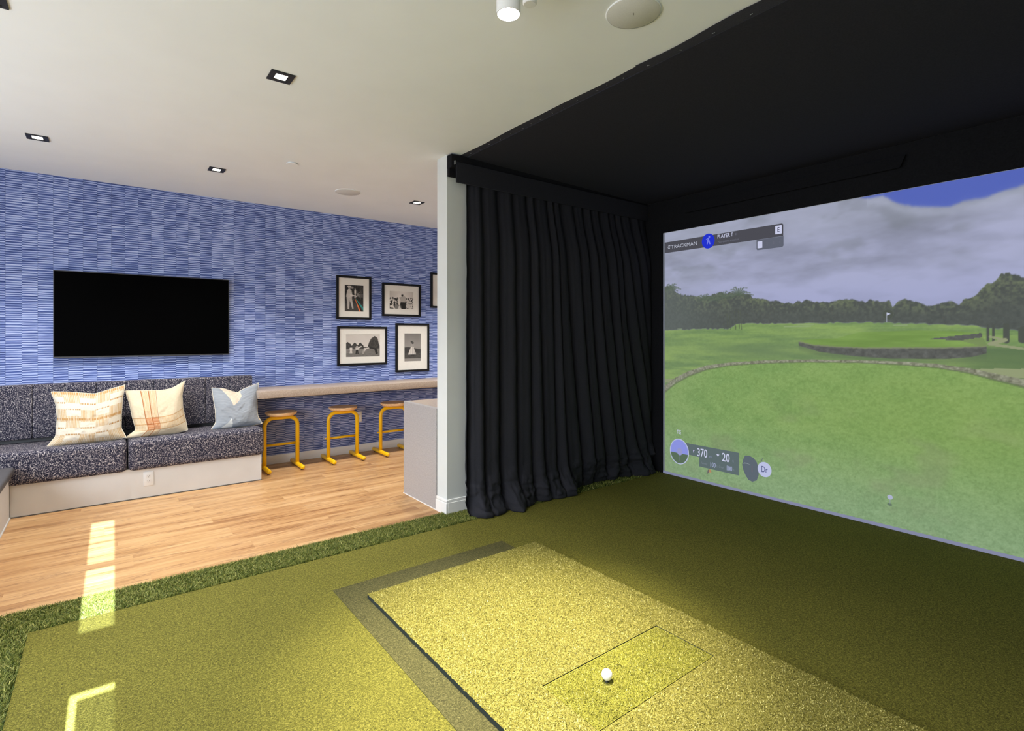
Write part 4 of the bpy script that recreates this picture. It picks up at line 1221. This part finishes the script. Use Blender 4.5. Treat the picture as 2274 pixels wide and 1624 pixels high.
# ------------------------------------------------------------------ wall shelf, counter block
def stone(name, a, b):
    k = NT(name)
    v = k.noise(k.coords(), 90, 3); w_ = k.noise(k.coords(), 3, 3)
    k.l(k.mix(k.math('MULTIPLY', w_, 0.5), k.ramp(v, [(0.35, a), (0.65, b)]), a), k.b.inputs['Base Color'])
    k.b.inputs['Roughness'].default_value = 0.45
    return k.m
m_shelf = stone('taupe_laminate', srgb(160, 142, 126), srgb(184, 166, 150))
m_counter = stone('grey_laminate', srgb(158, 153, 152), srgb(176, 171, 170))
wc = thing('wall_counter', 'long taupe drinks counter fixed along the blue wall', 'counter', (1.19, YF, 0.765))
box('worktop', 0.0, XR - 1.19, -0.47, 0.0, 0.0, 0.075, m_shelf, wc, bev=0.004)
box('support_rail', 0.02, XR - 1.19, -0.06, 0.0, -0.05, 0.0, m_tvb, wc)
CXB = 2.092
ct = thing('counter_block', 'grey laminate peninsula counter beside the white partition', 'counter', (CXB, PY1 + 0.004, 0))
box('end_panel', 0.0, 0.04, 0.0, 0.582, 0.0, 0.812, m_counter, ct, bev=0.002, seg=1)
box('top', 0.0402, 1.9, 0.002, 0.582, 0.772, 0.812, m_shelf, ct, bev=0.002, seg=1)
box('back_panel', 0.0402, 1.9, 0.54, 0.58, 0.0, 0.772, m_counter, ct)
box('seal_or_shade_strip', -0.004, 0.0, 0.0, 0.584, 0.0, 0.005, m_trim, ct)

# ------------------------------------------------------------------ stools
m_yel = plain('yellow_powder_coat', srgb(244, 190, 8), 0.32, speck=0.02, scale=20)
def ply():
    k = NT('birch_plywood')
    v = k.noise(k.mapping(k.coords(), (8, 60, 60)), 1.0, 3)
    k.l(k.ramp(v, [(0.3, srgb(226, 176, 122)), (0.7, srgb(246, 208, 162))]), k.b.inputs['Base Color'])
    k.b.inputs['Roughness'].default_value = 0.4
    return k.m
m_ply = ply()
m_glide = plain('black_glide', (0.02, 0.02, 0.02, 1), 0.7)
def make_stool():
    t_ = thing('bar_stool', '', 'stool', (0, 0, 0), 'yellow stools under the wall counter')
    hw, r, ztop, br = 0.163, 0.0205, 0.535, 0.085
    pts = [(-hw, 0, 0.045), (-hw, 0, ztop - br)]
    for i in range(1, 9): pts.append((-hw + br - br * math.cos(R(90 * i / 8)), 0, ztop - br + br * math.sin(R(90 * i / 8))))
    for i in range(0, 9): pts.append((hw - br + br * math.sin(R(90 * i / 8)), 0, ztop - br + br * math.cos(R(90 * i / 8))))
    pts.append((hw, 0, 0.045))
    bm = bmesh.new(); add_tube(bm, pts, r, 16); bm_done('frame_hoop', bm, m_yel, t_, smooth=True)
    for sgn in (-1, 1):
        p = [(sgn * hw, -0.215, 0.030), (sgn * hw, -0.209, 0.030), (sgn * hw, -0.200, 0.030), (sgn * hw, 0.200, 0.030), (sgn * hw, 0.209, 0.030), (sgn * hw, 0.215, 0.030)]
        bm = bmesh.new(); add_tube(bm, p, [0.012, 0.019, 0.0225, 0.0225, 0.019, 0.012], 16)
        f_ = bm_done('foot_tube', bm, m_yel, t_, smooth=True)
        for yy in (-0.17, 0.17):
            bm = bmesh.new(); add_cyl(bm, (sgn * hw, yy), 0.012, 0.0, 0.012, 12); bm_done('glide', bm, m_glide, f_)
    bm = bmesh.new(); add_tube(bm, [(-hw - 0.006, 0.024, 0.252), (hw + 0.006, 0.024, 0.252)], 0.013, 12); bm_done('foot_rail', bm, m_yel, t_, smooth=True)
    bm = bmesh.new(); add_tube(bm, [(-hw - 0.032, 0.024, 0.252), (-hw - 0.004, 0.024, 0.252)], [0.008, 0.009], 10); bm_done('rail_pin', bm, m_yel, t_, smooth=True)
    bm = bmesh.new()
    prof = [(0.0, 0.0), (0.085, 0.0), (0.128, 0.006), (0.148, 0.020), (0.155, 0.036), (0.153, 0.042), (0.146, 0.0435), (0.11, 0.035), (0.0, 0.028)]
    add_lathe(bm, prof, (0, 0, 0.5535), 40)
    s_ = bm_done('seat', bm, m_ply, t_, smooth=True)
    bm = bmesh.new(); add_box(bm, -0.09, 0.09, -0.04, 0.04, 0.551, 0.5545, 0.001, 1); bm_done('seat_plate', bm, m_yel, t_)
    return t_
st = make_stool()
stools = [st, copy_tree(st), copy_tree(st)]
for o, x, lab in zip(stools, (1.452, 2.107, 2.716), ('yellow tubular stool with round wooden seat next to the bench', 'yellow tubular stool with round wooden seat, the middle of three', 'yellow tubular stool with round wooden seat, partly behind the grey counter block')):
    o.location = (x, 5.865, 0); o['label'] = lab

# ------------------------------------------------------------------ ceiling fittings
m_dl = plain('downlight_black', (0.012, 0.012, 0.013, 1), 0.5)
m_lens = emis('downlight_lens', (1.0, 0.90, 0.74, 1), 9.0)
DLW = 0.0605
DL_POWER = 150.0
def make_downlight():
    t_ = thing('recessed_downlight', '', 'light', (0, 0, 0), 'square recessed downlights')
    bm = bmesh.new()
    for a in ((-DLW, DLW, -DLW, -DLW + 0.02), (-DLW, DLW, DLW - 0.02, DLW), (-DLW, -DLW + 0.02, -DLW + 0.02, DLW - 0.02), (DLW - 0.02, DLW, -DLW + 0.02, DLW - 0.02)):
        add_box(bm, a[0], a[1], a[2], a[3], -0.006, 0.0)
    bm_done('trim', bm, m_dl, t_)
    box('baffle', -DLW + 0.02, DLW - 0.02, -DLW + 0.02, DLW - 0.02, -0.003, 0.0, m_dl, t_)
    box('lens', -0.029, 0.029, -0.029, 0.029, -0.0042, -0.003, m_lens, t_, bev=0.0005, seg=1)
    box('lens_clip', 0.012, 0.0135, -0.029, -0.012, -0.0046, -0.0042, m_dl, t_)
    return t_
dl = make_downlight()
dls = [(0.750, 3.037, 'square black downlight lit in the middle of the white ceiling, nearest in full view'),
       (-0.388, 5.020, 'square black downlight over the left end of the bench'),
       (0.740, 5.074, 'square black downlight in front of the television'),
       (2.607, 5.053, 'square black downlight next to the white partition near the framed photographs'),
       (-0.392, 3.057, 'square black downlight cut off by the top left corner of the picture'),
       (3.750, 5.053, 'square black downlight added out of view beyond the white partition to brighten the far ceiling'),  # added unseen lamp, lifts the far ceiling
       (0.750, 1.050, 'unseen square black downlight added above the view for more light, right of its row'),  # added unseen lamp, brightens the turf on the left
       (-0.392, 1.050, 'unseen square black downlight added above the view for more light, left of its row')]  # second added lamp above the view, for the same left side
for i, (x, yv, lab) in enumerate(dls):
    o = dl if i == 0 else copy_tree(dl)
    o.location = (x, yv, CEIL); o['label'] = lab
    ld = bpy.data.lights.new('downlight_beam', 'SPOT')
    ld.energy = DL_POWER if i != 4 else DL_POWER * .6
    ld.spot_size = R(105); ld.spot_blend = 0.7; ld.shadow_soft_size = 0.03; ld.color = (1.0, 0.98, 0.94)
    lo = bpy.data.objects.new('downlight_beam', ld); C.objects.link(lo); lo.location = (x, yv, CEIL - 0.012)

m_grille = plain('speaker_grille', (0.66, 0.67, 0.65, 1), 0.8, speck=0.05, scale=400)
def speaker(label, x, yv, r, logo=False):
    t_ = thing('ceiling_speaker', label, 'speaker', (x, yv, CEIL))
    bm = bmesh.new(); add_lathe(bm, [(r * 0.97, -0.0055), (r, -0.0045), (r, 0.0)], n=48); bm_done('rim', bm, m_ceil, t_, smooth=True)
    bm = bmesh.new(); add_lathe(bm, [(0, -0.0065), (r * 0.95, -0.0060), (r * 0.97, -0.0045), (r * .97, 0)], n=48); bm_done('grille', bm, m_grille, t_, smooth=True)
    if logo:
        g_ = box('logo_mark', -0.008, 0.008, -0.0012, 0.0012, -0.0078, -0.0064, m_dl, t_); g_.rotation_euler = (0, 0, R(38))
speaker('large round white ceiling speaker near the edge of the black bay ceiling', 1.815, 1.502, 0.118, True)
speaker('round white ceiling speaker above the yellow stools', 1.876, 5.090, 0.121)
bm = bmesh.new(); add_lathe(bm, [(0, -0.010), (0.040, -0.010), (0.042, -0.008), (0.042, -0.006), (0.034, -0.005), (0.034, 0.0)], n=36)
tag(bm_done('sprinkler_cover', bm, m_ceil, None, (1.2015, 4.512, CEIL), smooth=False), 'small round white sprinkler cover in the middle of the ceiling', 'sprinkler')

# cylinder spotlight over the mat with its unlit companion
sp = thing('cylinder_spotlight', 'white cylinder spotlight glowing at the top of the ceiling', 'light', (1.240, 1.640, CEIL))
m_can = plain('white_can', (0.80, 0.80, 0.79, 1), 0.4, speck=0.01)
bm = bmesh.new(); add_lathe(bm, [(0.0, 0.0), (0.047, 0.0), (0.047, -0.155), (0.043, -0.155), (0.043, -0.145), (0.0, -0.145)], n=40); bm_done('can', bm, m_can, sp, smooth=False)
bm = bmesh.new(); add_cyl(bm, (0, 0), 0.0425, -0.1525, -0.1455, 36); bm_done('lens', bm, emis('spot_lens', (1, 0.97, 0.9, 1), 60.0), sp)
sc2 = thing('ceiling_sensor', 'small white unlit cylinder beside the glowing spotlight', 'sensor', (1.262, 1.537, CEIL))
bm = bmesh.new(); add_lathe(bm, [(0.0, 0.0), (0.026, 0.0), (0.026, -0.155), (0.0235, -0.158), (0.0, -0.158)], n=32); bm_done('housing', bm, m_can, sc2, smooth=False)
bm = bmesh.new(); add_cyl(bm, (0, 0), 0.022, -0.1592, -0.158, 28); bm_done('face', bm, m_grille, sc2)
ld = bpy.data.lights.new('spotlight_beam', 'SPOT')
ld.energy = 940.0; ld.spot_size = R(50); ld.spot_blend = 1.0; ld.shadow_soft_size = 0.03; ld.color = (1.0, 0.93, 0.74)
lo = bpy.data.objects.new('spotlight_beam', ld); C.objects.link(lo); lo.location = (1.240, 1.640, CEIL - 0.162)
lo.rotation_euler = (Vector((1.39, 1.78, 0)) - Vector(lo.location)).to_track_quat('-Z', 'Y').to_euler()
